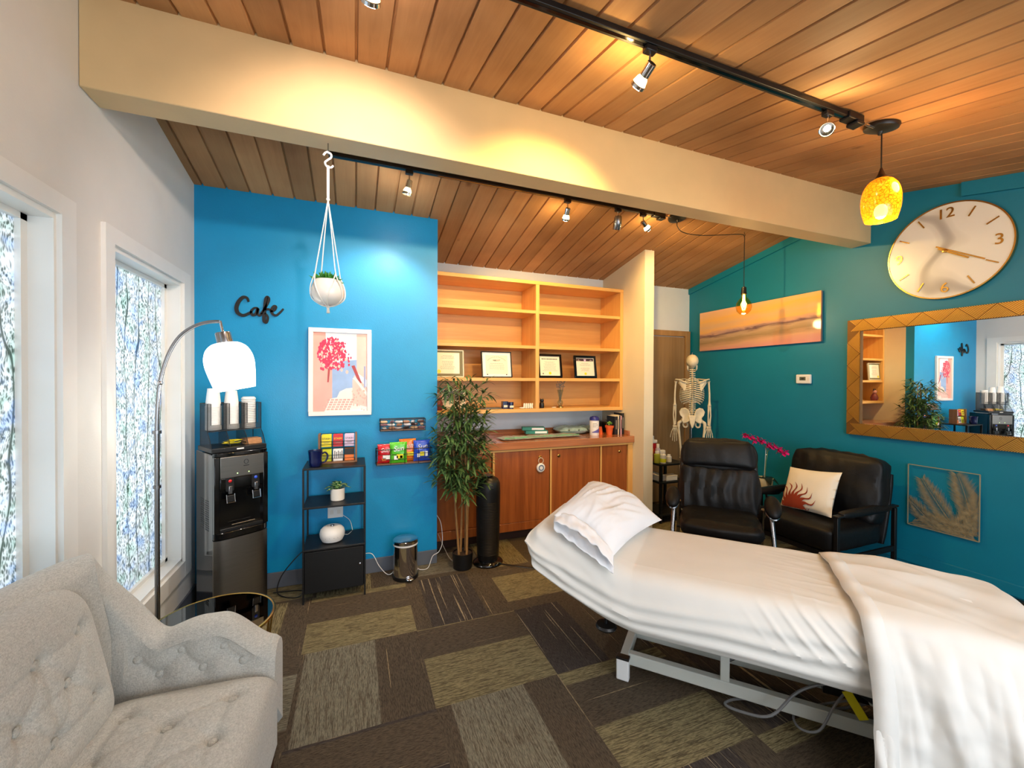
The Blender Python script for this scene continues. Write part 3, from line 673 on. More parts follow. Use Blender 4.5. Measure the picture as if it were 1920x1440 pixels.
# round white tag hanging from the cabinet lock
t = thing('portable_speaker', 'round white and gray portable speaker hanging by a loop from the cabinet lock', 'speaker', (1.69, 3.618, .70)); t['label'] = 'round white and gray portable speaker hanging by a loop from the cabinet lock'
m = Matrix.Rotation(RAD(90), 4, 'X')
mb = MB(); mb.lathe([(.001, -.018), (.036, -.018), (.044, -.008), (.044, .004), (.036, .012), (.001, .012)], (0, 0, 0), 28, mat=m); mb.build('body', 'white_plastic', t, smooth=True)
mb = MB(); mb.lathe([(.001, .0125), (.029, .0125), (.029, .010)], (0, 0, 0), 28, mat=m, cap=False); mb.build('grille', M('grille', (90, 110, 140), .5), t)
mb = MB(); mb.lathe([(.001, .0135), (.018, .0135), (.018, .011)], (0, 0, 0), 28, mat=m, cap=False); mb.build('cap', 'white_plastic', t)
mb = MB(); mb.tube([(.026 * sin(2 * pi * i / 20), .002 * cos(2 * pi * i / 10), .068 + .028 * cos(2 * pi * i / 20)) for i in range(20)], .0045, 6, closed=True); mb.build('loop', M('loop_tan', (196, 176, 150), .6), t, smooth=True)

# ================================================================== CAFE WALL
t = thing('cafe_sign', 'black script sign reading Cafe on the blue wall', 'sign', (-.646, YC, 2.055))
def stroke(mb, pts, rs, n=7):
    p = smoothpts([(x, 0, z) for x, z in pts], n); m = len(p)
    rr = [1.55 * rs[0] + 1.45 * (rs[1] - rs[0]) * sin(pi * min(1, i / (m - 1))) for i in range(m)]
    # flat ribbon lettering with thickness
    L = []; R = []
    for i in range(m):
        a = p[max(0, i - 1)]; b = p[min(m - 1, i + 1)]; d = (b - a).normalized(); nn = Vector((-d.z, 0, d.x)) * rr[i]
        L.append(p[i] + nn); R.append(p[i] - nn)
    v = []; 
    for y in (-.012, -.004):
        v += [(q.x, y, q.z) for q in L] + [(q.x, y, q.z) for q in R]
    f = []
    for i in range(m - 1):
        f += [(i, i + 1, m + i + 1, m + i), (2 * m + i, 3 * m + i, 3 * m + i + 1, 2 * m + i + 1), (i, 2 * m + i, 2 * m + i + 1, i + 1), (m + i, m + i + 1, 3 * m + i + 1, 3 * m + i)]
    f += [(0, m, 3 * m, 2 * m), (m - 1, 3 * m - 1, 4 * m - 1, 2 * m - 1)]
    mb.add(v, f)
def letter(nm, strokes):
    mb = MB()
    for pts, rs in strokes: stroke(mb, pts, rs)
    mb.build(nm, 'black_plastic', t)
letter('letter_C', [([(-.075, .055), (-.085, .082), (-.11, .085), (-.137, .05), (-.15, .005), (-.14, -.03), (-.11, -.045), (-.075, -.03), (-.055, -.012)], (.004, .0085))])
letter('letter_a', [([(-.018, .015), (-.04, .012), (-.058, -.012), (-.052, -.038), (-.03, -.03), (-.016, .01), (-.018, -.03), (-.004, -.04), (.012, -.02)], (.0035, .006))])
letter('letter_f', [([(.0, -.03), (.03, .02), (.052, .075), (.045, .098), (.034, .08), (.028, .02), (.022, -.04), (.024, -.08), (.038, -.085), (.046, -.05), (.03, -.02)], (.004, .0075)), ([(.028, .005), (.05, .01), (.068, .0)], (.004, .005))])
letter('letter_e', [([(.060, -.01), (.09, .005), (.1, .03), (.086, .034), (.072, .01), (.076, -.022), (.1, -.032), (.125, -.01), (.148, .02)], (.0035, .006))])

def art_quad(mb, x0, x1, z0, z1, y): mb.add([(x0, y, z0), (x1, y, z0), (x1, y, z1), (x0, y, z1)], [(0, 1, 2, 3)])
t = thing('framed_print', 'white framed print of a pink tree between pink houses and the sea', 'picture', (-.105, YC, 1.272))
w, h, fw = .45, .673, .032
mb = MB(); mb.box(-w / 2, w / 2, -.026, -.002, 0, fw); mb.box(-w / 2, w / 2, -.026, -.002, h - fw, h); mb.box(-w / 2, -w / 2 + fw, -.026, -.002, fw, h - fw); mb.box(w / 2 - fw, w / 2, -.026, -.002, fw, h - fw)
mb.build('frame', 'white_plastic', t, bevel=.002)
W0, W1, H0, H1 = -w / 2 + fw, w / 2 - fw, fw, h - fw
def pal(n_, c, v=.1, sc=12): return M('print_' + n_, c, .35, var=v, vscale=sc)
PM = [pal('sky', (236, 240, 250), .06, 6), pal('sea', (150, 180, 224), .12, 9), pal('pink', (250, 172, 160), .12, 5), pal('rose', (226, 40, 84), .35, 60), pal('cream', (250, 232, 224), .05), pal('trunk', (170, 60, 60)), pal('path', (226, 170, 160), .2, 40), pal('salmon', (246, 196, 184), .1, 7), pal('shut', (150, 160, 200))]
mb = MB(); mb.box(W0, W1, -.010, -.004, H0, H1)
def poly(pts, mi, y):
    mb.cur = mi; n_ = len(pts); mb.add([(W0 + (W1 - W0) * u, y, H0 + (H1 - H0) * v) for u, v in pts], [tuple(range(n_))])
poly([(0, .55), (1, .55), (1, 1), (0, 1)], 0, -.0104)
poly([(.3, .15), (.8, .15), (.8, .6), (.3, .6)], 1, -.0107)
poly([(.4, .6), (.8, .6), (.8, .66), (.5, .64)], 1, -.0107)
poly([(0, 0), (.34, 0), (.34, .60), (.24, .66), (.22, 1), (0, 1)], 2, -.0110)
poly([(.8, .5), (1, .4), (1, 1), (.80, .99)], 7, -.0110)
poly([(.2, 0), (1, 0), (1, .16), (.55, .19), (.3, .16)], 4, -.0112)
poly([(.42, .16), (.48, .25), (.6, .29), (.74, .30), (.74, .18)], 4, -.0113)
poly([(.72, .1), (1, .05), (1, .3), (.84, .42), (.76, .46), (.72, .4)], 7, -.0114)
poly([(.72, .42), (.76, .40), (1, .19), (1, .24), (.78, .44)], 4, -.0116)
poly([(.70, .58), (.76, .59), (.9, .36), (.84, .36), (.74, .52)], 5, -.0115)
poly([(.94, .3), (.97, .3), (.97, .58), (.94, .58)], 8, -.0115)
poly([(.25, .37), (.28, .37), (.31, .58), (.27, .60)], 5, -.0117)
for r in range(5):
    for c_ in range(7):
        z = .015 + r * .03; x = .16 + c_ * .075 + r * .02
        if x < .72: poly([(x, z), (x + .06, z), (x + .064, z + .022), (x + .01, z + .022)], 6, -.0116)
rnd = random.Random(11)
for i in range(430):
    a = rnd.uniform(0, 6.28); r = rnd.random() ** .55; cx_ = .34 + .26 * r * cos(a); cz_ = .74 + .20 * r * sin(a)
    if rnd.random() < .12: cx_ = rnd.uniform(.1, .7); cz_ = rnd.uniform(.5, .92)
    s_ = rnd.uniform(.012, .034); ph = rnd.uniform(0, 6)
    poly([(cx_ + s_ * cos(ph + k * 1.05) * rnd.uniform(.6, 1.1), cz_ + s_ * .75 * sin(ph + k * 1.05)) for k in range(6)], 3 if rnd.random() < .85 else 7, -.0119 - i * 2e-6)
for i in range(40):
    cx_ = rnd.uniform(.7, 1); cz_ = rnd.uniform(0, .3); s_ = rnd.uniform(.01, .02)
    poly([(cx_ + s_ * cos(k * 1.05), cz_ + s_ * sin(k * 1.05)) for k in range(6)], 7 if i % 2 else 2, -.012 - i * 2e-6)
o = mb.build('print_sheet', PM, t, fix=False)

# wire wall baskets
def wire_basket(label, x0, x1, z0, z1, dpt, nx, nz):
    t = thing('wire_basket', label, 'basket', ((x0 + x1) / 2, YC, z0), 0, 'wire baskets on the blue wall')
    w = (x1 - x0) / 2; h = z1 - z0; mb = MB(); r = .0022
    for z in [h * i / nz for i in range(nz + 1)]:
        mb.tube([(-w, -.004, z), (-w, -dpt, z), (w, -dpt, z), (w, -.004, z)], r if z not in (0, h) else r * 1.5, 5)
    for i in range(nx + 1): x = -w + 2 * w * i / nx; mb.tube([(x, -dpt, h), (x, -dpt, 0), (x, -.004, 0)], r, 5)
    for y in (-.004, -dpt / 2): mb.tube([(-w, y, h), (-w, y, 0), (w, y, 0), (w, y, h)], r, 5)
    mb.tube([(-w, -.004, h), (w, -.004, h)], r * 1.5, 5)
    mb.build('wire_frame', 'black_metal', t)
    B(-w + .004, w - .004, -dpt + .004, -.006, .004, .008).build('base_board', 'rack_wood', t)
    return t
wire_basket('smaller black wire basket of snack bars on the blue wall', .185, .535, 1.145, 1.235, .10, 4, 3)
wire_basket('larger black wire basket of chip bags on the blue wall', .155, .585, .88, 1.0, .12, 4, 3)
def bag_thing(name, label, cat, w, h, loc, rz, col, group, word=None, tilt=0, spots=None):
    t = thing(name, label, cat, loc, rz, group); t.rotation_euler = (RAD(tilt), 0, rz)
    def f(sg):
        def g(u, v):
            a = u * 2 - 1; e = (1 - a ** 6) * (sin(pi * min(1, max(0, v)))) ** .5
            ww = w / 2 * (1 - .06 * sin(pi * v)) ; n_ = noise.noise(Vector((a * 2.2 + h * 90, v * 4, sg))) * .006 * e
            return (a * ww, sg * (.019 * e) + n_, h * v)
        return g
    mb = MB(); mb.grid(f(-1), 14, 18); mb.grid(f(1), 14, 18, True); mb.build('bag', col, t, smooth=True)
    if word:
        x = text(word, w * .42, 'white', t, shear=.25); x.location = (.0, -.0235, h * .70); x.rotation_euler = (RAD(90), RAD(-6), 0)
    if spots:
        mb = MB(); 
        for (sx_, sz_, sw, sh_, mi) in spots: mb.cur = mi; mb.box(sx_ - sw / 2, sx_ + sw / 2, -.0235, -.0222, sz_ - sh_ / 2, sz_ + sh_ / 2)
        mb.build('printed_picture', ['yellow', 'orange', 'white', 'red'], t)
    return t
def crisp(n_, c): return M('crisp_' + n_, c, .28, var=.18, vscale=22, coat=.3)
g = 'chip bags in the larger wire basket'; zb = .890
bag_thing('chip_bag', 'red chip bag at the left end of the wire basket', 'chip bag', .115, .15, (.222, 3.392, zb), 0, crisp('red', (206, 22, 34)), g, 'Sun', 0, [(0.012, .05, .06, .035, 2), (-.01, .03, .03, .02, 1)])
bag_thing('chip_bag', 'bright green chip bag at the front of the wire basket', 'chip bag', .135, .165, (.322, 3.365, zb), 0, crisp('green', (84, 190, 36)), g, 'Sun', 0, [(0.01, .055, .05, .032, 0), (-.02, .045, .03, .03, 2), (.02, .05, .02, .02, 1)])
bag_thing('chip_bag', 'orange chip bag behind the green one', 'chip bag', .135, .18, (.40, 3.425, zb), 0, crisp('orange', (236, 122, 20)), g, 'Sun', 0, [(0.02, .06, .05, .03, 0)])
bag_thing('chip_bag', 'blue chip bag at the right end of the wire basket', 'chip bag', .135, .17, (.51, 3.39, zb), 0, crisp('blue', (30, 74, 196)), g, 'Sun', 0, [(0.0, .06, .035, .035, 0), (.035, .06, .02, .04, 2), (-.03, .05, .02, .03, 2)])
rnd = random.Random(5)
cols = [(240, 234, 230), (140, 100, 112), (214, 180, 140), (76, 50, 50), (224, 216, 232), (190, 136, 104)]
nm = ['white', 'plum', 'tan', 'dark brown', 'lilac', 'copper']
BM = [M('bar_%d' % i, c, .3, var=.45, vscale=30, coat=.3) for i, c in enumerate(cols)]
k = 0
for row in range(3):
    for i in range(6):
        ci = (k * 5 + row) % 6
        t = thing('snack_bar', '%s wrapped snack bar, %s in the %s layer of the small basket' % (nm[ci], ['far left', 'second from left', 'third from left', 'third from right', 'second from right', 'far right'][i], ['bottom', 'middle', 'top'][row]), 'snack bar', (.215 + i * .058 + rnd.uniform(-.006, .006), 3.405 + rnd.uniform(-.012, .012), 1.155 + row * .0235), rnd.uniform(-.5, .5) + (RAD(80) if (i + row) % 3 == 0 else 0), 'wrapped snack bars in the small basket')
        def f(sg):
            return lambda u, v: ((u * 2 - 1) * .031, (v * 2 - 1) * .014, .011 + sg * .010 * (1 - (u * 2 - 1) ** 8) * (1 - (v * 2 - 1) ** 4))
        mb = MB(); mb.grid(f(1), 10, 7); mb.grid(f(-1), 10, 7, True); mb.build('wrapper', BM[ci], t, smooth=True)
        B(-.018, .014, -.0085, .0085, .0205, .0216).build('paper_label', BM[(ci + 3) % 6], t)
        k += 1

# outlet
t = thing('wall_outlet', 'white wall outlet behind the humidifier', 'outlet', (-.143, YC, .52)); B(-.055, .055, -.006, -.001, -.045, .045).build('plate', 'white_plastic', t, bevel=.002)
mb = MB(); [mb.box(q - .012, q + .012, -.008, -.006, -.016, .016) for q in (-.025, .025)]; mb.build('socket', 'white_ceramic', t)

# black three tier shelf with cupboard
SX0, SX1, SY0, SY1 = -.338, .072, 3.122, 3.43
t = thing('shelf_unit', 'black metal shelf unit with open tiers above a small cupboard', 'shelf', (0, 0, 0))
tops = (.938, .668, .375)
for x in (SX0, SX1):
    for y in (SY0, SY1):
        sx_ = .011; mb = MB(); mb.box(x - sx_ if x == SX1 else x, x if x == SX1 else x + sx_, y if y == SY0 else y - .022, y + .022 if y == SY0 else y, 0, tops[0] - .012); mb.build('post', 'black_metal', t)
for z in tops: B(SX0 + .001, SX1 - .001, SY0 - .002, SY1, z - .014, z).build('shelf_board', 'black_metal', t, bevel=.002)
mb = MB(); mb.box(SX0 + .012, SX1 - .012, SY1 - .012, SY1 - .006, .07, .36); mb.box(SX0 + .003, SX0 + .012, SY0 + .02, SY1 - .02, .07, .36); mb.box(SX1 - .012, SX1 - .003, SY0 + .02, SY1 - .02, .07, .36); mb.box(SX0 + .01, SX1 - .01, SY0 + .02, SY1 - .02, .07, .08)
mb.build('cupboard_body', 'black_metal', t)
dr = B(SX0 + .014, SX1 - .014, SY0 + .002, SY0 + .016, .07, .355).build('door', 'black_metal', t, bevel=.002)
mb = MB(); mb.lathe([(.005, 0), (.005, .01), (.009, .014), (.001, .018)], (SX1 - .04, SY0 + .002, .235), 12, mat=Matrix.Rotation(RAD(90), 4, 'X')); mb.build('knob', 'satin_metal', dr, smooth=True)
# mug
t = thing('mug', 'dark blue ribbed mug on the shelf unit beside the tea rack', 'mug', (-.262, 3.19, tops[0]), RAD(5))
mb = MB(); mb.lathe([(.034, 0), (.040, .006), (.043, .03), (.042, .05), (.044, .075), (.047, .10), (.049, .112), (.045, .112), (.042, .09), (.038, .01), (.001, .008)], n=28); mb.build('cup', 'navy', t, smooth=True)
mb = MB(); mb.tube(smoothpts([(.043, 0, .085), (.062, 0, .094), (.078, 0, .075), (.074, 0, .045), (.058, 0, .025), (.041, 0, .022)], 5), .006, 8); mb.build('handle', 'navy', t, smooth=True)
# tea rack
t = thing('tea_rack', 'small wooden tea rack with black wire rails on top of the shelf unit', 'rack', (-.118, 3.30, tops[0]))
for s_ in (-1, 1): B(s_ * .125 - .007, s_ * .125 + .007, -.045, .045, 0, .215).build('side_panel', 'rack_wood', t, bevel=.002)
B(-.118, .118, -.045, .045, 0, .012).build('base_board', 'rack_wood', t); mb = MB()
for z in (.035, .06, .138, .16): mb.tube([(-.12, -.042, z), (.12, -.042, z)], .002, 5)
mb.tube([(-.12, .0, .105), (.12, .0, .105)], .002, 5); mb.tube([(-.12, .03, .21), (.12, .03, .21)], .002, 5)
for i in range(4): mb.tube([(-.12 + .08 * i, -.0425, .06), (-.12 + .08 * i, -.042, .012)], .002, 5); mb.tube([(-.12 + .08 * i, -.0425, .16), (-.12 + .08 * i, -.042, .115), (-.12 + .08 * i, .04, .115)], .002, 5)
mb.build('wire_rails', 'black_metal', t)
packs = [('yellow', 0, 1, 'STASH', 'yellow tea packet bundle, left in the upper tier'), ('red', 1, 1, 'STASH', 'red tea packet bundle in the middle of the upper tier'), ('lilac', 2, 1, 'STASH', 'pale lilac tea packet bundle, right in the upper tier'),
         ('lime', 0, 0, None, 'lime yellow tea packet bundle behind the mug'), ('white', 1, 0, None, 'white packet bundle with black print, middle of the lower tier'), ('orange', 2, 0, None, 'black and orange packet bundle, right in the lower tier')]
for m_, i, r_, wd, lb in packs:
    t2 = thing('tea_packets', lb + ' of the tea rack', 'tea packets', (-.118 + (i - 1) * .078, 3.30 - .028, tops[0] + (.118 if r_ else .013)), 0, 'tea packets in the rack'); t2.rotation_euler = (RAD(-6), 0, 0)
    for q in range(4): B(-.034 + .001 * q, .034 - .001 * (q % 2), q * .012, q * .012 + .010, 0, .088 + .002 * q).build('packet', m_ if q < 3 or m_ != 'orange' else 'ink', t2, bevel=.003)
    if wd: x = text(wd, .019, 'ink' if m_ != 'red' else 'yellow', t2); x.location = (0, -.001, .06); x.rotation_euler = (RAD(90), 0, 0)
    if m_ == 'orange': B(-.034, .034, -.0012, -.0004, .045, .088).build('dark_top', 'ink', t2)
    if m_ == 'white':
        mb = MB(); [mb.box(-.024 + .012 * q_, -.019 + .012 * q_, -.0012, -.0004, .02, .075 - .008 * (q_ % 2)) for q_ in range(5)]; mb.build('black_print', 'ink', t2)
    if m_ in ('yellow', 'lilac', 'lime', 'red'):
        mb = MB(); mb.box(-.022, .022, -.001, -.0003, .036, .040); mb.box(-.016, .016, -.001, -.0003, .028, .031); mb.build('small_print', 'grayink', t2)
# potted plant on the middle tier
def leaf(mb, base, d, L, wd, droop=.3, n=6, fold=.15):
    base = Vector(base); d = Vector(d).normalized(); sd = d.cross(Vector((0, 0, 1)))
    sd = sd.normalized() if sd.length > 1e-3 else Vector((1, 0, 0)); up = sd.cross(d); vs_ = []
    for i in range(n + 1):
        t_ = i / n; c = base + d * L * t_ - Vector((0, 0, 1)) * droop * L * t_ * t_; ww = wd * sin(pi * min(.98, t_ * .92 + .06)) ** .8 * .5
        vs_ += [c + sd * ww + up * ww * fold, c, c - sd * ww + up * ww * fold]
    f = []
    for i in range(n): a = 3 * i; f += [(a, a + 1, a + 4, a + 3), (a + 1, a + 2, a + 5, a + 4)]
    mb.add(vs_, f)
t = thing('potted_plant', 'variegated green plant in a white pot on the middle tier', 'potted plant', (-.12, 3.26, tops[1]))
mb = MB(); mb.lathe([(.044, 0), (.048, .004), (.050, .088), (.046, .088), (.044, .07)], n=28); mb.build('pot', 'white_ceramic', t, smooth=True)
mb = MB(); mb.lathe([(.045, .074), (.001, .078)], n=16, cap=False); mb.build('soil', 'soil', t)
s = NT('variegated'); v = s.coord((1, 1, 1)); n_ = s.noise(v, 55, 2); s.link(s.ramp(n_, [(.46, lin((34, 104, 44))), (.54, lin((196, 226, 150)))]), s.b.inputs['Base Color']); s.b.inputs['Roughness'].default_value = .35; MT['varieg'] = s.m
mb = MB(); rnd = random.Random(2)
for i in range(15): a = i * 2.4; el = .35 + .6 * (i % 4) / 3; leaf(mb, (0, 0, .075 + .01 * (i % 3)), (cos(a) * cos(el), sin(a) * cos(el), sin(el) + .25), rnd.uniform(.08, .115), .045, .5)
mb.build('leaves', 'varieg', t, smooth=True)
# humidifier
t = thing('humidifier', 'white round aroma diffuser on the lower tier', 'diffuser', (-.155, 3.25, tops[2]))
mb = MB(); mb.lathe([(.045, 0), (.07, .008), (.083, .035), (.086, .06), (.080, .085), (.06, .106), (.038, .112), (.035, .109), (.001, .108)], n=36); mb.build('body', 'white_plastic', t, smooth=True)
mb = MB(); mb.lathe([(.014, .108), (.012, .118), (.001, .12)], n=16); mb.build('nozzle', 'satin_metal', t, smooth=True)
mb = MB(); [mb.ball((q * .01, -.0845, .045), .0018, n=6, m=4) for q in (-4, -1.5, 1.5, 4)]; mb.build('buttons', 'grayink', t)
tag(MB().tube(smoothpts([(-.07, 3.25, .41), (-.05, 3.30, .39), (-.03, 3.38, .378), (-.02, 3.425, .378), (-.04, 3.44, .45), (-.1, 3.452, .50)], 5), .002, 5).build('power_cord', 'white_plastic', smooth=True), 'thin white cord from the diffuser to the outlet', 'cord')
# trash can
t = thing('trash_can', 'chrome pedal trash can against the blue wall', 'trash can', (.372, 3.30, 0))
mb = MB(); mb.lathe([(.096, 0), (.098, .005), (.098, .028), (.094, .03)], n=36); mb.build('base_ring', 'black_plastic', t, smooth=True)
mb = MB(); mb.lathe([(.0935, .029), (.0935, .262)], n=48); mb.build('body', 'chrome', t, smooth=True)
mb = MB(); mb.lathe([(.095, .262), (.095, .275), (.0955, .277)], n=48, cap=False); mb.build('rim', 'white_plastic', t, smooth=True)
mb = MB(); mb.lathe([(.0965, .276), (.0965, .296), (.088, .304), (.001, .310)], n=48); mb.build('lid', 'chrome', t, smooth=True)
mb = MB(); mb.ball((0.02, -.105, .022), .032, .022, .010, 14, 8); mb.build('pedal', 'chrome', t, smooth=True)
# cords
tag(MB().tube(smoothpts([(.075, 3.44, .17), (.13, 3.43, .16), (.18, 3.40, .07), (.24, 3.36, .012), (.285, 3.36, .03), (.30, 3.41, .09)], 6), .0028, 6).build('power_cord', 'white_plastic', smooth=True), 'white cord running between the shelf unit and the trash can', 'cord')
tag(MB().tube(smoothpts([(.47, 3.38, .02), (.50, 3.36, .008), (.56, 3.37, .010), (.60, 3.39, .09), (.66, 3.42, .11), (.70, 3.48, .17), (.70, 3.55, .30), (.672, 3.60, .36)], 6), .0028, 6).build('power_cord', 'white_plastic', smooth=True), 'white cord climbing the corner at the end of the blue wall', 'cord')
tag(MB().tube(smoothpts([(.68, 3.58, .20), (.72, 3.50, .10), (.76, 3.40, .03), (.84, 3.36, .008), (.95, 3.40, .008)], 6), .0026, 6).build('power_cord', M('graycord', (150, 146, 140), .5), smooth=True), 'gray cord on the floor behind the bamboo pot', 'cord')
tag(MB().tube(smoothpts([(-.35, 3.40, .28), (-.42, 3.38, .22), (-.50, 3.36, .12), (-.52, 3.32, .03), (-.46, 3.27, .006), (-.38, 3.24, .006), (-.35, 3.27, .03), (-.42, 3.32, .02), (-.55, 3.36, .01)], 6), .004, 6).build('power_cord', 'black_plastic', smooth=True), 'black cord looping beside the water dispenser', 'cord')
tag(MB().tube(smoothpts([(1.08, 3.30, .006), (1.2, 3.2, .006), (1.45, 3.02, .006), (1.75, 2.83, .006), (2.0, 2.7, .006)], 6), .011, 6).xform(Matrix.Diagonal((1, 1, .5, 1))).build('cord_cover', 'black_plastic', smooth=True), 'flat dark cord cover crossing the carpet beside the tower air purifier', 'cord cover')
# bamboo
t = thing('bamboo_plant', 'tall artificial bamboo plant in a black pot at the corner of the blue wall', 'plant', (.832, 3.30, 0))
mb = MB(); mb.lathe([(.072, 0), (.078, .005), (.084, .13), (.078, .13), (.076, .115)], n=28); mb.build('pot', 'black_plastic', t, smooth=True)
mb = MB(); mb.lathe([(.077, .118), (.001, .122)], n=16, cap=False); mb.build('soil', 'soil', t)
rnd = random.Random(21); culms = [((-.045, -.02), (-.09, -.02), 1.45), ((-.005, .03), (-.02, .02), 1.55), ((.012, -.04), (.03, -.03), 1.30), ((.048, .0), (.06, .01), 1.5), ((.02, .04), (.07, .05), 1.2)]
fol = MB(); tw = MB()
for (bx, by), (tx, ty), H_ in culms:
    pts = []; rs = []
    for i in range(23):
        q = i / 22; z = .1 + (H_ - .1) * q; p = Vector((bx + (tx - bx) * q + .012 * sin(q * 5 + bx * 90), by + (ty - by) * q, z)); r = .0095 * (1 - .65 * q); 
        pts.append(p); rs.append(r * (1.22 if i % 2 == 0 else .95))
    mb = MB(); mb.tube(pts, rs, 8); mb.build('stem', 'bamboo', t, smooth=True)
    for k in range(int(64 * H_ / 1.5)):
        q = rnd.uniform(.36, 1.0) ** .9; i = int(q * 22); p = pts[min(22, i)]; a = rnd.uniform(0, 6.28)
        L = rnd.uniform(.08, .20) * (1.05 - .35 * abs(q - .62)); tip = p + Vector((cos(a) * L, sin(a) * L * .8, L * rnd.uniform(.2, .8)))
        tw.tube([p, (p + tip) / 2 + Vector((0, 0, .01)), tip], .0016, 4, cap=False)
        for j in range(rnd.randint(5, 8)):
            a2 = a + rnd.uniform(-1.3, 1.3); e2 = rnd.uniform(-.5, .9)
            leaf(fol, tip + (p - tip) * rnd.uniform(0, .4), (cos(a2) * cos(e2), sin(a2) * cos(e2), sin(e2)), rnd.uniform(.075, .135), .0185, .28, 4, .2)
for _m in (tw, fol): _m.v = [(x, min(y, .145) if x < -.12 else y, z) for x, y, z in _m.v]
tw.build('twigs', M('twig', (88, 96, 52), .6), t); fol.build('foliage', 'leaf', t, fix=False)
# tower fan
t = thing('air_purifier', 'black tower air purifier standing beside the bamboo', 'air purifier', (1.055, 3.31, 0))
mb = MB(); mb.lathe([(.128, 0), (.13, .012), (.12, .026), (.085, .04)], n=36, sy=.9); mb.build('base', 'black_gloss', t, smooth=True)
mb = MB(); mb.lathe([(.082, .038), (.092, .06), (.100, .3), (.104, .62), (.100, .68), (.085, .715), (.05, .735), (.001, .742)], n=36, sy=.95); mb.build('housing', 'black_plastic', t, smooth=True)
mb = MB()
for i in range(34):
    z = .10 + i * .013
    mb.tube([(.103 * cos(RAD(a)), .99 * .103 * sin(RAD(a)) , z) for a in range(-165, -60, 9)], .0016, 4)
mb.build('grille', 'black_metal', t)
mb = MB(); mb.box(-.02, .02, -.102, -.094, .655, .661); mb.build('badge', 'satin_metal', t)
mb = MB(); mb.lathe([(.045, .742), (.045, .748), (.001, .75)], n=20); mb.build('control_panel', 'satin_metal', t)
# ================================================================== LEFT CORNER
# water dispenser, set diagonally in the corner
DR = RAD(32); ex = Vector((cos(DR), sin(DR), 0)); ey = Vector((-sin(DR), cos(DR), 0))
fl = Vector((-.798, 2.962, 0)); dw = .304
dc = fl + ex * dw / 2
t = thing('water_dispenser', 'black and stainless hot and cold water dispenser standing diagonally in the corner', 'water dispenser', tuple(dc), DR)
hw = dw / 2
def rfront(w, y0, bulge, z0, z1, mb, y1=.335, n=12):
    pts = [(-w, y1)] + [(-w + .0, y0 + .03)] + [(-w + 2 * w * i / n, y0 - bulge * (1 - (2 * i / n - 1) ** 2) + .018 * (abs(2 * i / n - 1) ** 8)) for i in range(n + 1)] + [(w, y0 + .03), (w, y1)]
    mb.prism(pts, z0, z1, 'xy')
mb = MB(); mb.prism([(-hw, .03), (hw, .03), (hw, .335), (-hw, .335)], .02, 1.085, 'xy'); mb.build('cabinet_body', 'black_gloss', t, bevel=.006)
mb = MB(); rfront(hw, .0, .008, .04, .555, mb, .035); mb.build('steel_door', 'steel', t, smooth=True)
mb = MB(); rfront(hw, .0, .008, .56, .60, mb, .035); rfront(hw, .0, .008, 1.07, 1.094, mb, .03)
for s_ in (-1, 1):
    w0 = .03; a = s_ * hw; b = s_ * (hw - w0)
    mb.prism([(min(a, b), .004), (max(a, b), .004), (max(a, b), .035), (min(a, b), .035)], .60, 1.07, 'xy')
mb.box(-hw + .03, hw - .03, .001, .03, .865, .935)
mb.build('front_surround', 'black_gloss', t, bevel=.004)
B(-hw + .03, hw - .03, -.004, .03, .936, 1.066).build('control_panel', 'steel', t, bevel=.002)
mb = MB(); mb.tube([(.02 + .012 * cos(2 * pi * i / 16), -.0045, 1.025 + .014 * sin(2 * pi * i / 16)) for i in range(16)], .002, 5, closed=True); mb.box(.004, .036, -.005, -.004, .998, 1.003); mb.build('emblem', 'ink', t)
mb = MB(); [mb.ball((q, -.005, .958), .0032, n=8, m=5) for q in (-.03, .035)]; mb.build('indicator_light', M('led', (200, 255, 160), .4, emis=3, emcol=(200, 255, 140)), t)
B(-hw + .03, hw - .03, .10, .11, .60, .865).build('recess_back', 'black_plastic', t)
B(-hw + .03, hw - .03, .004, .10, .60, .622).build('drip_tray', 'black_plastic', t, bevel=.003)
MB().tube([(-.06, .0, .640), (.07, .0, .640)], .004, 8).build('tray_edge', 'satin_metal', t)
for x, c in ((-.07, 'red'), (.075, 'blue')):
    mb = MB(); mb.prism(rrect(.045, .09, .01, cx=x, cy=.895), -.003, .002, 'xz'); hp = mb.build('tap_plate', 'black_plastic', t, bevel=.001)
    mb = MB(); mb.ball((x, -.004, .915), .010, .006, .010, 14, 8); mb.build('tap_button', c, hp, smooth=True)
    mb = MB(); mb.box(x - .011, x + .011, -.016, .01, .835, .885); mb.build('tap_lever', 'satin_metal', hp, bevel=.004)
    mb = MB(); mb.tube([(x - .022, -.012, .835), (x - .022, -.022, .785), (x + .022, -.022, .785), (x + .022, -.012, .835)], .003, 6); mb.build('lever_rim', 'chrome', hp)
    B(x - .02, x + .02, -.018, -.012, .788, .83).build('cup_pad', 'black_plastic', hp, bevel=.003)
mb = MB(); [mb.box(-hw - .001, -hw, .10 + j * .085, .16 + j * .085, .60 + i * .014, .607 + i * .014) for i in range(14) for j in range(2)]; mb.build('side_vents', 'black_plastic', t)
B(-.12, .12, .02, .3, 0, .02).build('foot', 'black_plastic', t)

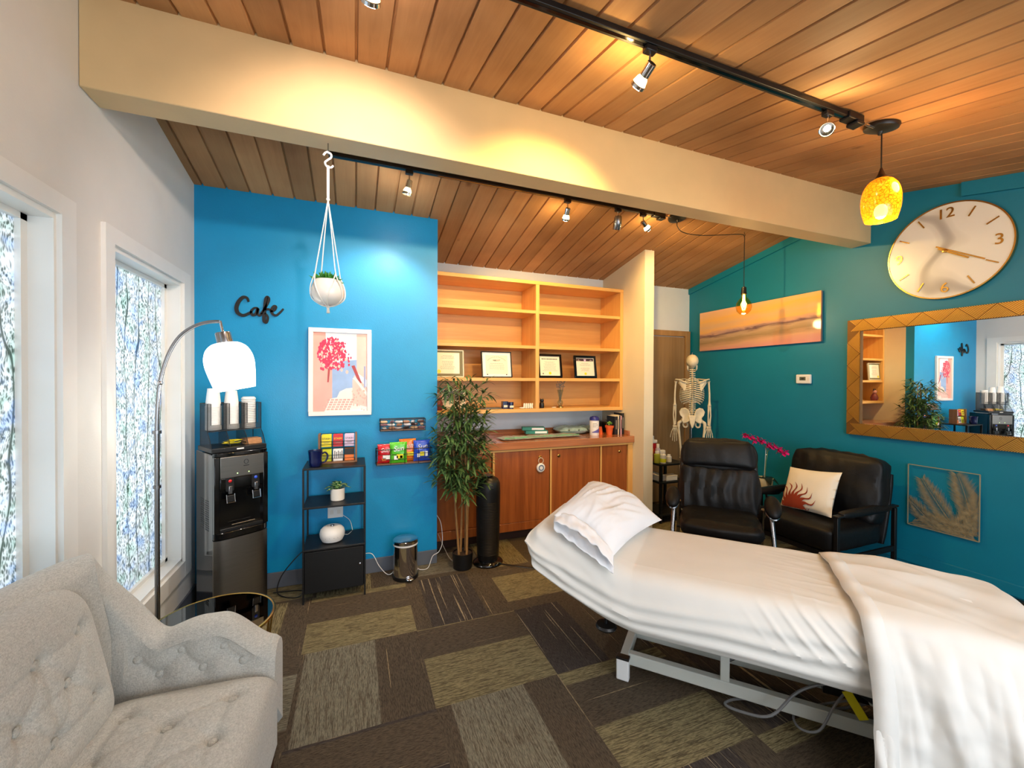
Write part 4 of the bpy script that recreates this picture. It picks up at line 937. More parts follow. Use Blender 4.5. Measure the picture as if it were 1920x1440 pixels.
# cup organizer
oc = dc + ex * -.005 + ey * .03
t = thing('cup_organizer', 'black wire mesh organizer with three cup pockets on top of the water dispenser', 'organizer', (oc.x, oc.y, 1.0945), DR)
def mesh_screen(name):
    s = NT(name); s.b.inputs['Base Color'].default_value = lin((26, 32, 40)); s.b.inputs['Roughness'].default_value = .5
    tr = s.new('ShaderNodeBsdfTransparent'); mx = s.new('ShaderNodeMixShader'); mx.inputs[0].default_value = .3
    s.link(tr.outputs[0], mx.inputs[1]); s.link(s.b.outputs[0], mx.inputs[2]); s.link(mx.outputs[0], s.out.inputs[0]); return s.m
MT['mesh'] = mesh_screen('wire_mesh')
B(-.155, .155, -.01, .24, 0, .028).build('base_tray', 'black_plastic', t, bevel=.003)
mb = MB(); mb.box(-.152, .152, .205, .207, .03, .30)
for x in (-.152, -.051, .051, .152):
    mb.prism([(.206, .03), (.206, .30), (.07, .30), (.07, .12), (.035, .085), (.005, .03)], x - .0006, x + .0006, 'yz')
mb.box(-.152, .152, .07, .206, .125, .127)
for i in range(3):
    x0_ = -.152 + .101 * i; mb.box(x0_, x0_ + .101, .069, .0705, .125, .165); mb.box(x0_, x0_ + .018, .069, .0705, .165, .30); mb.box(x0_ + .083, x0_ + .101, .069, .0705, .165, .30)
mb.build('mesh_panels', 'mesh', t)
mb = MB()
for x in (-.152, -.051, .051, .152): mb.tube([(x, .206, .30), (x, .07, .30), (x, .07, .12), (x, .035, .085), (x, .005, .03)], .0022, 5)
mb.tube([(-.152, .07, .125), (.152, .07, .125)], .0022, 5); mb.tube([(-.152, .206, .30), (.152, .206, .30)], .0025, 5)
for i in range(3):
    x0_ = -.152 + .101 * i; mb.tube([(x0_, .069, .30), (x0_ + .018, .069, .30), (x0_ + .018, .069, .165), (x0_ + .071, .069, .165), (x0_ + .071, .069, .30), (x0_ + .101, .069, .30)], .0022, 5)
mb.tube([(-.152, .2, .03), (-.152, .2, .30)], .0022, 5); mb.tube([(.152, .2, .03), (.152, .2, .30)], .0022, 5)
mb.build('wire_frame', 'black_metal', t)
mb = MB(); mb.box(-.02, .02, -.0108, -.0098, .010, .018); mb.build('badge', 'white_plastic', t)
def loc_(x, y, z): p = oc + ex * x + ey * y; return (p.x, p.y, 1.0945 + z)
def cup_stack(i, x, nr, htop, label, lids=False):
    t = thing('cup_stack' if not lids else 'lid_stack', label, 'cups' if not lids else 'lids', loc_(x, .137, .1275), DR)
    mb = MB(); z = 0
    if not lids:
        prof = [(.033, 0)]
        for k in range(nr): prof += [(.044, .004 + k * .0085), (.044, .008 + k * .0085), (.0415, .0085 + k * .0085)]
        zt = .0085 * nr
        mb.lathe(prof + [(.044, zt), (.043, zt + .004)], n=28); mb.build('cup_rims', 'cup_paper', t, smooth=False)
        mb = MB(); mb.lathe([(.042, zt + .0045), (.031, zt + htop), (.028, zt + htop)], n=28); mb.build('top_cup', 'cup_paper', t, smooth=True)
    else:
        for k in range(nr): z = k * .012; mb.lathe([(.040, z), (.043, z + .003), (.040, z + .009), (.036, z + .0115)], n=28)
        mb.build('stacked_lids', 'white_plastic', t); z = nr * .012
        mb = MB(); mb.lathe([(.043, z + .001), (.043, z + .008), (.036, z + .016), (.034, z + .018), (.001, z + .018)], n=28); mb.build('top_lid', 'white_plastic', t, smooth=True)
cup_stack(0, -.101, 18, .115, 'tall stack of white paper cups in the left pocket of the organizer')
cup_stack(1, .0, 18, .100, 'stack of white paper cups in the middle pocket of the organizer')
cup_stack(2, .101, 16, 0, 'stack of white cup lids in the right pocket of the organizer', True)
t = thing('sugar_packets', 'small heap of yellow sweetener packets in the front tray of the organizer', 'packets', loc_(-.02, .09, .029), DR)
rnd = random.Random(2); mb = MB()
for i in range(12):
    m_ = Matrix.Translation((rnd.uniform(-.03, .03), rnd.uniform(-.03, .02), .006 + i * .0022)) @ Matrix.Rotation(rnd.uniform(-.9, .9), 4, 'Z') @ Matrix.Rotation(rnd.uniform(-.15, .15), 4, 'X')
    b0 = len(mb.v); mb.box(-.027, .027, -.016, .016, 0, .002); mb.v[b0:] = [tuple(m_ @ Vector(p)) for p in mb.v[b0:]]
mb.build('packets', 'yellow', t)
t = thing('cup_sleeves', 'kraft paper cup sleeves lying in the right tray of the organizer', 'cup sleeves', loc_(.10, .09, .029), DR)
for i in range(5): mb = MB(); mb.prism([(-.05, 0), (.045, 0), (.05, .006), (-.045, .006)], -.05, .03, 'xz'); mb.xform(Matrix.Translation((0, .004 * i, .0002 + i * .0068)) @ Matrix.Rotation(.05 * (i % 3 - 1), 4, 'Z')); mb.build('sleeve', 'kraft', t)

# arc floor lamp
t = thing('floor_lamp', 'brushed steel arc floor lamp with a glowing white bell shade by the windows', 'floor lamp', (-.895, 2.46, 0))
mb = MB(); mb.lathe([(.115, 0), (.115, .016), (.105, .024), (.02, .028)], n=36); mb.build('base', 'satin_metal', t, smooth=True)
mb = MB(); mb.tube([(0, 0, .02), (0, 0, 1.30)], .0105, 14); mb.build('pole', 'satin_metal', t, smooth=True)
mb = MB(); mb.lathe([(.0155, 1.02), (.0155, 1.035)], n=16); mb.lathe([(.018, 1.285), (.018, 1.30)], n=16); mb.build('collar', 'satin_metal', t, smooth=True)
arm = smoothpts([(0, 0, 1.30), (.003, 0, 1.42), (.012, 0, 1.53), (.032, -.002, 1.62), (.06, -.004, 1.70), (.10, -.008, 1.765), (.155, -.012, 1.81), (.21, -.016, 1.832), (.262, -.02, 1.838)], 6)
mb = MB(); mb.tube(arm, .0085, 12); mb.build('arc_arm', 'satin_metal', t, smooth=True)
mb = MB(); mb.ball((.012, 0, 1.53), .013, .013, .011); mb.build('joint', 'chrome', t, smooth=True)
tip = Vector((.265, -.02, 1.835)); ax = Matrix.Rotation(RAD(-11), 4, 'Y'); Tm = Matrix.Translation(tip) @ ax
sh = bpy.data.objects.new('lamp_head', None); COL.objects.link(sh); sh.parent = t; sh.location = tip; sh.rotation_euler = (0, RAD(-11), 0)
mb = MB(); mb.tube([(0, -.0, .006), (0, 0, -.055)], .006, 10); mb.build('swivel', 'chrome', sh, smooth=True)
mb = MB(); mb.lathe([(.001, -.05), (.033, -.052), (.035, -.058), (.035, -.105)], n=28); mb.build('socket_cap', 'satin_metal', sh, smooth=True)
s = NT('opal_glass'); s.b.inputs['Base Color'].default_value = (1, 1, 1, 1); s.b.inputs['Roughness'].default_value = .3; s.b.inputs['Emission Color'].default_value = (1, .97, .92, 1); s.b.inputs['Emission Strength'].default_value = 3.2
mb = MB(); mb.lathe([(q_.x, q_.y) for q_ in smoothpts([(.034, -.104, 0), (.062, -.111, 0), (.088, -.134, 0), (.103, -.170, 0), (.107, -.208, 0), (.103, -.25, 0), (.095, -.30, 0), (.087, -.342, 0)], 5)], n=56, cap=False); mb.build('lamp_shade', s.m, sh, smooth=True)
mb = MB(); mb.ball((0, 0, -.2), .032, .032, .045); mb.build('bulb', M('bulb_white', (255, 250, 240), .4, emis=6), sh, smooth=True)
lamp('floor_lamp_light', sh, (0, 0, -.36), 7, (1, .95, .86), .06)

# glass side table
t = thing('side_table', 'round smoked glass side table with a brass rim behind the armchair', 'side table', (-.6, 2.2, 0))
MB().lathe([(.001, .452), (.236, .452), (.236, .460), (.001, .460)], n=64).build('glass_top', 'smoked', t, smooth=True)
mb = MB(); mb.tube([(.24 * cos(2 * pi * i / 64), .24 * sin(2 * pi * i / 64), .455) for i in range(64)], .0075, 8, closed=True); mb.build('rim', 'brass', t, smooth=True)
mb = MB(); mb.tube([(.19 * cos(2 * pi * i / 48), .19 * sin(2 * pi * i / 48), .008) for i in range(48)], .006, 6, closed=True); mb.build('base_ring', 'brass', t, smooth=True)
for k in range(6):
    a = 2 * pi * k / 6 + .35
    mb = MB(); mb.tube([(.236 * cos(a - .13), .236 * sin(a - .13), .452), (.19 * cos(a), .19 * sin(a), .01), (.236 * cos(a + .13), .236 * sin(a + .13), .452)], .005, 6); mb.build('leg', 'brass', t, smooth=True)

# hanging planter
t = thing('hanging_planter', 'white ceramic planter with a succulent in a cotton hanger, hung from the beam', 'hanging plant', (-.128, 2.262, 0))
mb = MB(); mb.tube([(0, 0, 2.7355), (0, 0, 2.70)], .003, 6); mb.tube([(.007 * cos(2 * pi * i / 12), 0, 2.692 + .009 * sin(2 * pi * i / 12)) for i in range(12)], .002, 6, closed=True); mb.build('screw_eye', 'satin_metal', t, smooth=True)
mb = MB(); mb.tube(smoothpts([(-.022, 0, 2.672), (-.008, 0, 2.690), (.012, 0, 2.685), (.014, 0, 2.668), (-.002, 0, 2.652), (-.014, 0, 2.638), (-.006, 0, 2.620), (.012, 0, 2.617), (.024, 0, 2.628)], 6), .0052, 8); mb.build('s_hook', 'white_plastic', t, smooth=True)
mb = MB()
for dx in (-.003, .003): mb.tube([(dx, 0, 2.625), (dx * 1.1, 0.002, 2.55), (dx, 0, 2.455)], .0036, 6)
mb.ball((0, 0, 2.455), .009); mb.ball((0, 0, 2.46), .007)
for k in range(4):
    a = 2 * pi * k / 4 + .6; r = .072
    mb.tube(smoothpts([(0, 0, 2.455), (.5 * r * cos(a), .5 * r * sin(a), 2.25), (r * .93 * cos(a), r * .93 * sin(a), 2.075), (.081 * cos(a + .25), .081 * sin(a + .25), 2.01), (.074 * cos(a + .5), .074 * sin(a + .5), 1.955), (.03 * cos(a + .6), .03 * sin(a + .6), 1.923), (0, 0, 1.918)], 5), .0028, 6)
    mb.tube(smoothpts([(r * .93 * cos(a), r * .93 * sin(a), 2.075), (.081 * cos(a - .35), .081 * sin(a - .35), 2.01), (.074 * cos(a - .6), .074 * sin(a - .6), 1.955), (.03 * cos(a - .6), .03 * sin(a - .6), 1.923), (0, 0, 1.918)], 5), .0028, 6)
mb.ball((0, 0, 1.916), .009); mb.tube([(0, 0, 1.912), (.001, 0, 1.885)], [.006, .009], 6)
mb.build('cotton_hanger', 'cotton_cord', t, smooth=True)
mb = MB(); mb.lathe([(.001, 1.924), (.035, 1.924), (.06, 1.94), (.077, 1.97), (.078, 2.0), (.070, 2.03), (.060, 2.048), (.055, 2.046), (.06, 2.03)], n=36); mb.build('pot', 'white_ceramic', t, smooth=True)
mb = MB(); mb.lathe([(.06, 2.034), (.001, 2.04)], n=16, cap=False); mb.build('soil', 'soil', t)
mb = MB(); rnd = random.Random(9)
for i in range(10): a = rnd.uniform(0, 6.28); r = rnd.uniform(.0, .045); succulent(mb, (r * cos(a), r * sin(a), 2.04), .055, 16, seed=30 + i, w=.22)
mb.build('succulent', 'leaf_bright', t)

# ================================================================== LIGHTS ON TRACKS
SWARM = (1.0, .64, .22); SPINK = (1.0, .77, .66)
def track(name, label, xa, xb, y, zc_, ends=True):
    t = thing(name, label, 'track', (0, y, zc_))
    B(xa, xb, -.018, .018, -.024, 0).build('rail', 'black_metal', t, bevel=.002)
    B(xa, xb, -.006, .006, -.0255, -.0235).build('slot', 'black_gloss', t)
    mb = MB(); mb.box(xb - .12, xb, -.026, .026, -.034, -.0); mb.box(xb - .06, xb, -.028, .028, -.05, -.034); mb.build('feed_box', 'black_plastic', t, bevel=.004)
    return t
ZN = znear(1.37) - .002 - .008; ZF = zfar(2.885) - .005
track('light_track', 'black track rail on the near ceiling ending beside the amber pendant', -1.0, 2.47, 1.37, ZN)
track('light_track', 'black track rail on the far ceiling behind the beam', -.16, 2.52, 2.885, ZF)
def head(label, x, y, z0, aim, col, power, style='glass', group='spot heads on the ceiling tracks', drop=.055, L=.095, spot_p=0, cone=115):
    t = thing('track_spotlight', label, 'spotlight', (x, y, z0), 0, group)
    B(-.026, .026, -.016, .016, -.050, -.0255).build('adaptor', 'black_plastic', t, bevel=.004)
    d = Vector(aim).normalized(); p = Vector((0, 0, -.05 - drop))
    mb = MB(); mb.tube([(0, 0, -.05), p], .0045, 8); mb.ball(p, .009); mb.build('stem', 'chrome', t, smooth=True)
    q = d.to_track_quat('Z', 'Y').to_matrix().to_4x4(); c = p - d * .015
    if style == 'can':
        mb = MB(); mb.lathe([(.001, -.01), (.025, -.008), (.032, .01), (.033, .10), (.030, .104)], c, 28, mat=q); b = mb.build('housing', 'satin_metal', t, smooth=True)
        mb = MB(); mb.tube([p + Vector((-.036, 0, 0)), p + Vector((-.036, 0, -.045)), ], .003, 6); mb.tube([p + Vector((.036, 0, 0)), p + Vector((.036, 0, -.045))], .003, 6); mb.tube([p + Vector((-.036, 0, 0)), p + Vector((.036, 0, 0))], .003, 6); mb.build('yoke', 'chrome', t, smooth=True)
    else:
        mb = MB(); mb.lathe([(.001, 0), (.019, 0), (.021, .002), (.021, .05), (.018, .052)], c, 24, mat=q); mb.build('housing', 'chrome', t, smooth=True)
        mb = MB(); mb.lathe([(.018, .053), (.024, .060), (.030, .082)], c, 24, mat=q, cap=False); gl = mb.build('lamp_reflector', M('hot_glass', (255, 240, 200), .2, emis=5, emcol=(255, 226, 160)) if 'hg' not in MT else MT['hg'], t, smooth=True)
        MT['hg'] = gl.data.materials[0]
        mb = MB(); mb.lathe([(.031, .080), (.033, .082), (.033, .094), (.030, .096)], c, 28, mat=q, cap=False); mb.build('front_ring', 'chrome', t, smooth=True)
        mb = MB(); mb.lathe([(.0295, .088), (.001, .091)], c, 24, mat=q, cap=False); mb.build('lamp_face', M('hot_face', (255, 236, 190), .2, emis=14, emcol=(255, 222, 150)) if 'hf' not in MT else MT['hf'], t, smooth=True)
        MT['hf'] = t.children[-1].data.materials[0]
    if power: lamp('spot_glow', t, tuple(c + d * .125), power, col, .025)
    if spot_p: lamp('spot_beam', t, tuple(c + d * .12), spot_p, col, .02, spot=cone, rot=d.to_track_quat('-Z', 'Y').to_euler())
    return t
head('spotlight on the near track aimed at the middle of the beam', 1.12, 1.37, ZN, (-.10, .85, -.45), SWARM, 8, spot_p=100, cone=92)
head('spotlight on the near track glaring towards the room, nearest the amber pendant', 2.22, 1.37, ZN, (-.62, -.35, -.45), (1, .74, .36), 4, spot_p=10)
head('spotlight at the top edge of the picture, nearest the left wall on the near track', .05, 1.37, ZN, (-.05, .85, -.42), SPINK, 4, spot_p=52, cone=110)
head('spotlight on the far track above the end of the blue wall', .345, 2.885, ZF, (-.18, .25, -.9), (1, .93, .82), 3, spot_p=50)
head('spotlight on the far track straight above the bookshelf divider', 1.57, 2.885, ZF, (.10, .6, -.75), SWARM, 4, spot_p=70)
head('larger steel can spotlight on the far track', 2.045, 2.885, ZF, (.1, .35, -.9), SWARM, 0, style='can')
head('tilted spotlight on the far track, last before the black canopy', 2.30, 2.885, ZF, (.75, .15, -.5), SWARM, 5, spot_p=70)

def canopy(t, x, y, z, rx):
    m = Matrix.Rotation(rx, 4, 'X')
    mb = MB(); mb.lathe([(.078, 0), (.080, -.006), (.076, -.018), (.05, -.028), (.014, -.032), (.010, -.045), (.006, -.05)], (x, y, z), 36, mat=m); return mb.build('canopy', 'black_plastic', t, smooth=True)
t = thing('pendant_light', 'amber crackle glass pendant light with a black canopy near the clock', 'pendant lamp', (2.665, 1.37, 0))
canopy(t, 0, 0, ZN + .006, RAD(12)); MB().tube([(-.14, 0, ZN - .02), (-.07, 0, ZN - .02)], .006, 8).build('conduit', 'chrome', t)
mb = MB(); mb.tube([(0, 0, ZN - .03), (0, 0, 2.705)], .0035, 8); mb.build('stem', 'black_plastic', t, smooth=True)
mb = MB(); mb.lathe([(.005, 2.71), (.008, 2.70), (.016, 2.675), (.030, 2.652), (.036, 2.648)], n=24); mb.build('cap', M('bronze', (54, 34, 24), .4, .6), t, smooth=True)
s = NT('amber_glass'); v = s.coord()
vo = s.new('ShaderNodeTexVoronoi', feature='DISTANCE_TO_EDGE'); vo.inputs['Scale'].default_value = 60; s.link(v, vo.inputs['Vector'])
sp = s.new('ShaderNodeSeparateXYZ'); s.link(v, sp.inputs[0])
crk = s.ramp(vo.outputs['Distance'], [(.02, (.8, .10, .0, 1)), (.10, (1, .36, .01, 1))])
s.link(crk, s.b.inputs['Base Color']); s.link(crk, s.b.inputs['Emission Color'])
s.b.inputs['Emission Strength'].default_value = 1.1; s.b.inputs['Roughness'].default_value = .15
trn = s.new('ShaderNodeBsdfTransparent'); trn.inputs[0].default_value = (1, .62, .18, 1); mxs = s.new('ShaderNodeMixShader'); mxs.inputs[0].default_value = .6
s.link(trn.outputs[0], mxs.inputs[1]); s.link(s.b.outputs[0], mxs.inputs[2]); s.link(mxs.outputs[0], s.out.inputs[0])
mb = MB(); mb.lathe([(q_.x, q_.y) for q_ in smoothpts([(.034, 2.650, 0), (.055, 2.634, 0), (.075, 2.60, 0), (.085, 2.55, 0), (.084, 2.50, 0), (.077, 2.46, 0), (.068, 2.428, 0)], 5)], n=48, cap=False); mb.build('amber_shade', s.m, t, smooth=True)
mb = MB(); mb.ball((0, 0, 2.475), .030, .030, .04); mb.build('bulb', M('bulb_warm', (255, 236, 180), .3, emis=20, emcol=(255, 220, 140)), t, smooth=True)
lamp('pendant_glow', t, (0, 0, 2.395), 12, (1, .70, .30), .05); lamp('pendant_upglow', t, (0, -.11, 2.60), 6, (1, .64, .24), .05)

t = thing('swag_pendant', 'bare amber globe bulb on a black swagged cord in front of the sunset picture', 'pendant lamp', (3.54, 2.93, 0))
canopy(t, -.87, -.045, ZF + .002, RAD(-10)); MB().tube([(-1.02, -.045, ZF - .012), (-.94, -.045, ZF - .014)], .005, 8).build('conduit', 'chrome', t)
cz = zfar(2.93) - .003
mb = MB(); mb.tube(smoothpts([(-.87, -.045, ZF - .045), (-.868, -.045, ZF - .085), (-.80, -.04, ZF - .125), (-.6, -.03, ZF - .122), (-.3, -.015, ZF - .075), (-.05, 0, cz - .025), (0, 0, cz - .04), (.001, 0, cz - .12), (0, 0, 2.7), (0, 0, 2.47)], 6), .0035, 6); mb.build('cord', 'black_plastic', t, smooth=True)
mb = MB(); mb.tube([(0, 0, cz + .003), (0, 0, cz - .012), (.012, 0, cz - .025), (.002, 0, cz - .038)], .0025, 6); mb.build('ceiling_hook', 'black_metal', t)
mb = MB(); mb.lathe([(.006, 2.475), (.022, 2.465), (.024, 2.415), (.026, 2.410), (.026, 2.398)], n=24); mb.build('socket', 'black_plastic', t, smooth=True)
mb = MB(); mb.lathe([(.020, 2.398), (.024, 2.370), (.045, 2.345), (.066, 2.31), (.070, 2.275), (.060, 2.235), (.035, 2.208), (.001, 2.20)], n=36, cap=False); mb.build('glass_globe', glass('amber_clear', (255, 228, 150), 0, .03), t, smooth=True)
mb = MB(); mb.lathe([(.010, 2.395), (.012, 2.33), (.004, 2.27)], n=12)
for k in range(6): a = k * pi / 3; mb.tube([(.006 * cos(a), .006 * sin(a), 2.345), (.024 * cos(a), .024 * sin(a), 2.30), (.010 * cos(a + .5), .010 * sin(a + .5), 2.245)], .0024, 5)
mb.build('filament', M('filament', (255, 220, 140), .3, emis=40, emcol=(255, 190, 90)), t)
lamp('globe_glow', t, (0, 0, 2.17), 6, (1, .74, .36), .05)

# ================================================================== RIGHT WALL (local -y faces the room)
RW = RAD(-90)
t = thing('wall_clock', 'large round white marble look wall clock with gold numerals on the teal wall', 'clock', (XR, 1.70, 2.525), RW)
m = Matrix.Rotation(RAD(90), 4, 'X')
s = NT('marble'); v = s.coord(); w_ = s.new('ShaderNodeTexWave'); w_.bands_direction = 'DIAGONAL'; w_.inputs['Scale'].default_value = .55; w_.inputs['Distortion'].default_value = 9; w_.inputs['Detail'].default_value = 3; w_.inputs['Detail Scale'].default_value = 1.1; s.link(v, w_.inputs['Vector'])
s.link(s.ramp(w_.outputs['Fac'], [(0, lin((186, 180, 172))), (.012, lin((226, 222, 212))), (.05, lin((240, 236, 226)))]), s.b.inputs['Base Color']); s.b.inputs['Roughness'].default_value = .25
MB().lathe([(.001, .03), (.342, .03), (.342, .002), (.001, .002)], (0, 0, 0), 80, mat=m).build('dial', s.m, t, smooth=True)
MB().lathe([(.3425, .002), (.350, .002), (.351, .034), (.3425, .034), (.3425, .002)], (0, 0, 0), 80, mat=m, cap=False).build('rim', 'brass', t, smooth=True)
for n_ in range(1, 13):
    a = RAD(90 - 30 * n_)
    if n_ % 3:
        mb = MB(); mb.bar((.245 * cos(a), -.034, .245 * sin(a)), (.315 * cos(a), -.034, .315 * sin(a)), .008, .006, up=(0, 1, 0)); mb.build('hour_mark', 'brass', t)
    else:
        x = text(str(n_), .105, 'brass', t, name='numeral', ext=.003); x.location = (.275 * cos(a), -.034, .275 * sin(a)); x.rotation_euler = (RAD(90), 0, 0)
mb = MB(); mb.bar((-.05, -.040, .045), (.21, -.040, -.115), .009, .003, up=(0, 1, 0)); mb.build('minute_hand', 'brass', t)
mb = MB(); mb.bar((-.035, -.044, .025), (.13, -.044, -.085), .012, .003, up=(0, 1, 0)); mb.build('hour_hand', 'brass', t)
MB().lathe([(.014, .03), (.014, .048), (.001, .050)], (0, 0, 0), 20, mat=m).build('hub', 'brass', t, smooth=True)

MW, MH, MZ = 1.62, 1.005, 1.087
t = thing('wall_mirror', 'wide wall mirror in a gold herringbone frame on the teal wall', 'mirror', (XR, 2.34 - MW / 2, MZ), RW)
fw = .10; B(-MW / 2 + fw - .01, MW / 2 - fw + .01, -.016, -.012, fw - .01, MH - fw + .01).build('mirror_glass', M('mirror_silver', (244, 246, 246), .0, 1, var=0), t)
mb = MB(); w2 = MW / 2
for poly_ in ([(-w2, 0), (w2, 0), (w2 - fw, fw), (-w2 + fw, fw)], [(-w2, MH), (-w2 + fw, MH - fw), (w2 - fw, MH - fw), (w2, MH)], [(-w2, 0), (-w2 + fw, fw), (-w2 + fw, MH - fw), (-w2, MH)], [(w2, 0), (w2, MH), (w2 - fw, MH - fw), (w2 - fw, fw)]):
    mb.prism(poly_, -.036, -.002, 'xz')
fr_o = mb.build('frame', 'gold_dark', t)
def clipline(p, d, tri):
    t0, t1 = -9, 9
    for i in range(3):
        a = tri[i]; b = tri[(i + 1) % 3]; e = (b[0] - a[0], b[1] - a[1]); nx, nz = -e[1], e[0]
        den = d[0] * nx + d[1] * nz; num = (a[0] - p[0]) * nx + (a[1] - p[1]) * nz
        if abs(den) < 1e-9:
            if num > 0: return None
            continue
        q = num / den
        if den > 0: t0 = max(t0, q)
        else: t1 = min(t1, q)
    return None if t1 - t0 < .004 else (t0, t1)
def herring(mb, o, du, dv, L, w, per=.20):
    n_ = max(2, round(L / per)); P_ = L / n_
    for k in range(n_ * 2 + 1):
        up = k % 2 == 0; c_ = k * P_ / 2
        tri = [(c_ - P_ / 2, 0), (c_ + P_ / 2, 0), (c_, w)] if up else [(c_ - P_ / 2, w), (c_, 0), (c_ + P_ / 2, w)]
        # clip triangle at strip ends by skipping lines beyond
        dd = Vector((P_ / 2, w)).normalized() if up else Vector((P_ / 2, -w)).normalized()
        nn = Vector((-dd.y, dd.x)); cc = Vector((c_, w / 2))
        for j in range(-14, 15):
            p = cc + nn * j * .0088; r = clipline(p, dd, tri if True else tri)
            if not r: continue
            a = p + dd * r[0]; b = p + dd * r[1]
            if min(a.x, b.x) < -.001 + w * 0 - 0 or max(a.x, b.x) > L + .001: continue
            A = (o[0] + du[0] * a.x + dv[0] * a.y, -.038, o[1] + du[1] * a.x + dv[1] * a.y); B_ = (o[0] + du[0] * b.x + dv[0] * b.y, -.038, o[1] + du[1] * b.x + dv[1] * b.y)
            mb.bar(A, B_, .0054, .005, up=(0, 1, 0))
mb = MB()
herring(mb, (-w2 + .02, 0.002), (1, 0), (0, 1), MW - .04, fw - .004); herring(mb, (-w2 + .02, MH - .002), (1, 0), (0, -1), MW - .04, fw - .004)
herring(mb, (-w2 + .002, fw), (0, 1), (1, 0), MH - 2 * fw, fw - .004); herring(mb, (w2 - .002, fw), (0, 1), (-1, 0), MH - 2 * fw, fw - .004)
mb.build('herringbone_ridges', 'gold', fr_o, fix=False)

t = thing('sunset_picture', 'wide glossy picture of a beach at sunset beside the thermostat', 'picture', (XR, 3.29, 1.93), RW)
s = NT('sunset'); v = s.coord(); sp = s.new('ShaderNodeSeparateXYZ'); s.link(v, sp.inputs[0])
vv = s.coord((1.0, 1, 7)); nn = s.noise(vv, 3.2, 5, .6, .4)
zz = s.math('ADD', s.math('DIVIDE', sp.outputs[2], .485), s.math('MULTIPLY', s.math('SUBTRACT', nn, .5), .22)); zz = s.math('ADD', zz, s.math('MULTIPLY', sp.outputs[0], -.10))
s.link(s.ramp(zz, [(0, lin((204, 146, 140))), (.14, lin((206, 160, 128))), (.26, lin((158, 132, 98))), (.36, lin((186, 156, 124))), (.43, lin((110, 84, 90))), (.47, lin((190, 150, 134))), (.54, lin((232, 176, 104))), (.66, lin((220, 176, 126))), (.8, lin((240, 182, 92))), (1, lin((236, 186, 140)))]), s.b.inputs['Base Color'])
s.b.inputs['Roughness'].default_value = .08; s.b.inputs['Coat Weight'].default_value = .0
B(-.726, .726, -.035, -.0325, 0, .48).build('image_panel', s.m, t); B(-.72, .72, -.0325, -.003, .004, .476).build('backing', M('backing', (150, 120, 110), .5), t)
t = thing('thermostat', 'small white wall thermostat below the sunset picture', 'thermostat', (XR, 2.73, 1.53), RW)
B(-.07, .07, -.028, -.001, 0, .09).build('housing', 'white_plastic', t, bevel=.008); B(-.032, .026, -.030, -.0275, .032, .066).build('screen', M('lcd', (96, 104, 88), .2), t)
B(-.014, .012, -.0312, -.0298, .042, .056).build('display_digits', 'ink', t); MB().box(.045, .056, -.031, -.028, .03, .06).build('button', 'white_ceramic', t, bevel=.001)

t = thing('metal_palm_art', 'square metal wall art of palm fronds in a thin open frame', 'wall art', (XR, 1.705, .425), RW)
PM_ = M('aged_metal', (150, 138, 108), .5, .2, var=.25, vscale=40)
mb = MB(); w_, h_ = .20, .475
for a, b in (((-w_, 0), (w_, 0)), ((w_, 0), (w_, h_)), ((w_, h_), (-w_, h_)), ((-w_, h_), (-w_, 0))): mb.bar((a[0], -.022, a[1]), (b[0], -.022, b[1]), .005, .008, up=(0, 1, 0))
mb.build('frame', M('pale_metal', (176, 166, 136), .3, .3), t)
def frond(a, b, bend, L, dens, seed):
    mb = MB(); rnd = random.Random(seed); A = Vector((a[0], 0, a[1])); Bv = Vector((b[0], 0, b[1])); d = Bv - A; pr = Vector((-d.z, 0, d.x)) * bend
    def pt(q): return A + d * q + pr * 4 * q * (1 - q)
    pts = [pt(i / 12) + Vector((0, -.020, 0)) for i in range(13)]; mb.tube(pts, [.003 * (1 - .7 * i / 12) for i in range(13)], 5)
    for i in range(dens):
        q = .04 + .95 * i / dens; p = pt(q); tg = (pt(min(1, q + .02)) - pt(q - .02)).normalized()
        for s_ in (-1, 1):
            nn_ = Vector((-tg.z, 0, tg.x)) * s_; l = L * (1 - .55 * abs(2 * q - .9) ** 1.5) * rnd.uniform(.85, 1.1); dr_ = (tg * .85 + nn_ * .75).normalized()
            e = p + dr_ * l
            if e.x < -w_ or e.x > w_ or e.z > h_ or e.z < 0:
                f_ = 1.0
                for _ in range(20):
                    f_ -= .05; e = p + dr_ * l * f_
                    if -w_ <= e.x <= w_ and 0 <= e.z <= h_: break
                else: continue
            mp_ = p + (e - p) * .5; ww = nn_.cross(Vector((0, 1, 0))).normalized() * .0034; yy = Vector((0, -.020 - rnd.uniform(0, .004), 0))
            if not (-w_ <= p.x <= w_ and 0 <= p.z <= h_): continue
            mb.add([p + yy, mp_ + ww + yy, e + yy, mp_ - ww + yy], [(0, 1, 2, 3)])
    mb.build('palm_frond', PM_, t, fix=False, solid=.0012)
frond((.10, .02), (-.12, .38), .02, .12, 46, 1); frond((.17, .03), (.08, .46), -.03, .13, 50, 2); frond((.0, .0), (-.198, .20), .02, .10, 34, 3)
frond((.12, .0), (.196, .33), -.05, .12, 36, 4); frond((-.19, .01), (.19, .06), .05, .09, 48, 5); frond((.19, .0), (-.1, .1), -.02, .10, 44, 6); frond((.05, .0), (.19, .2), .03, .10, 36, 7)

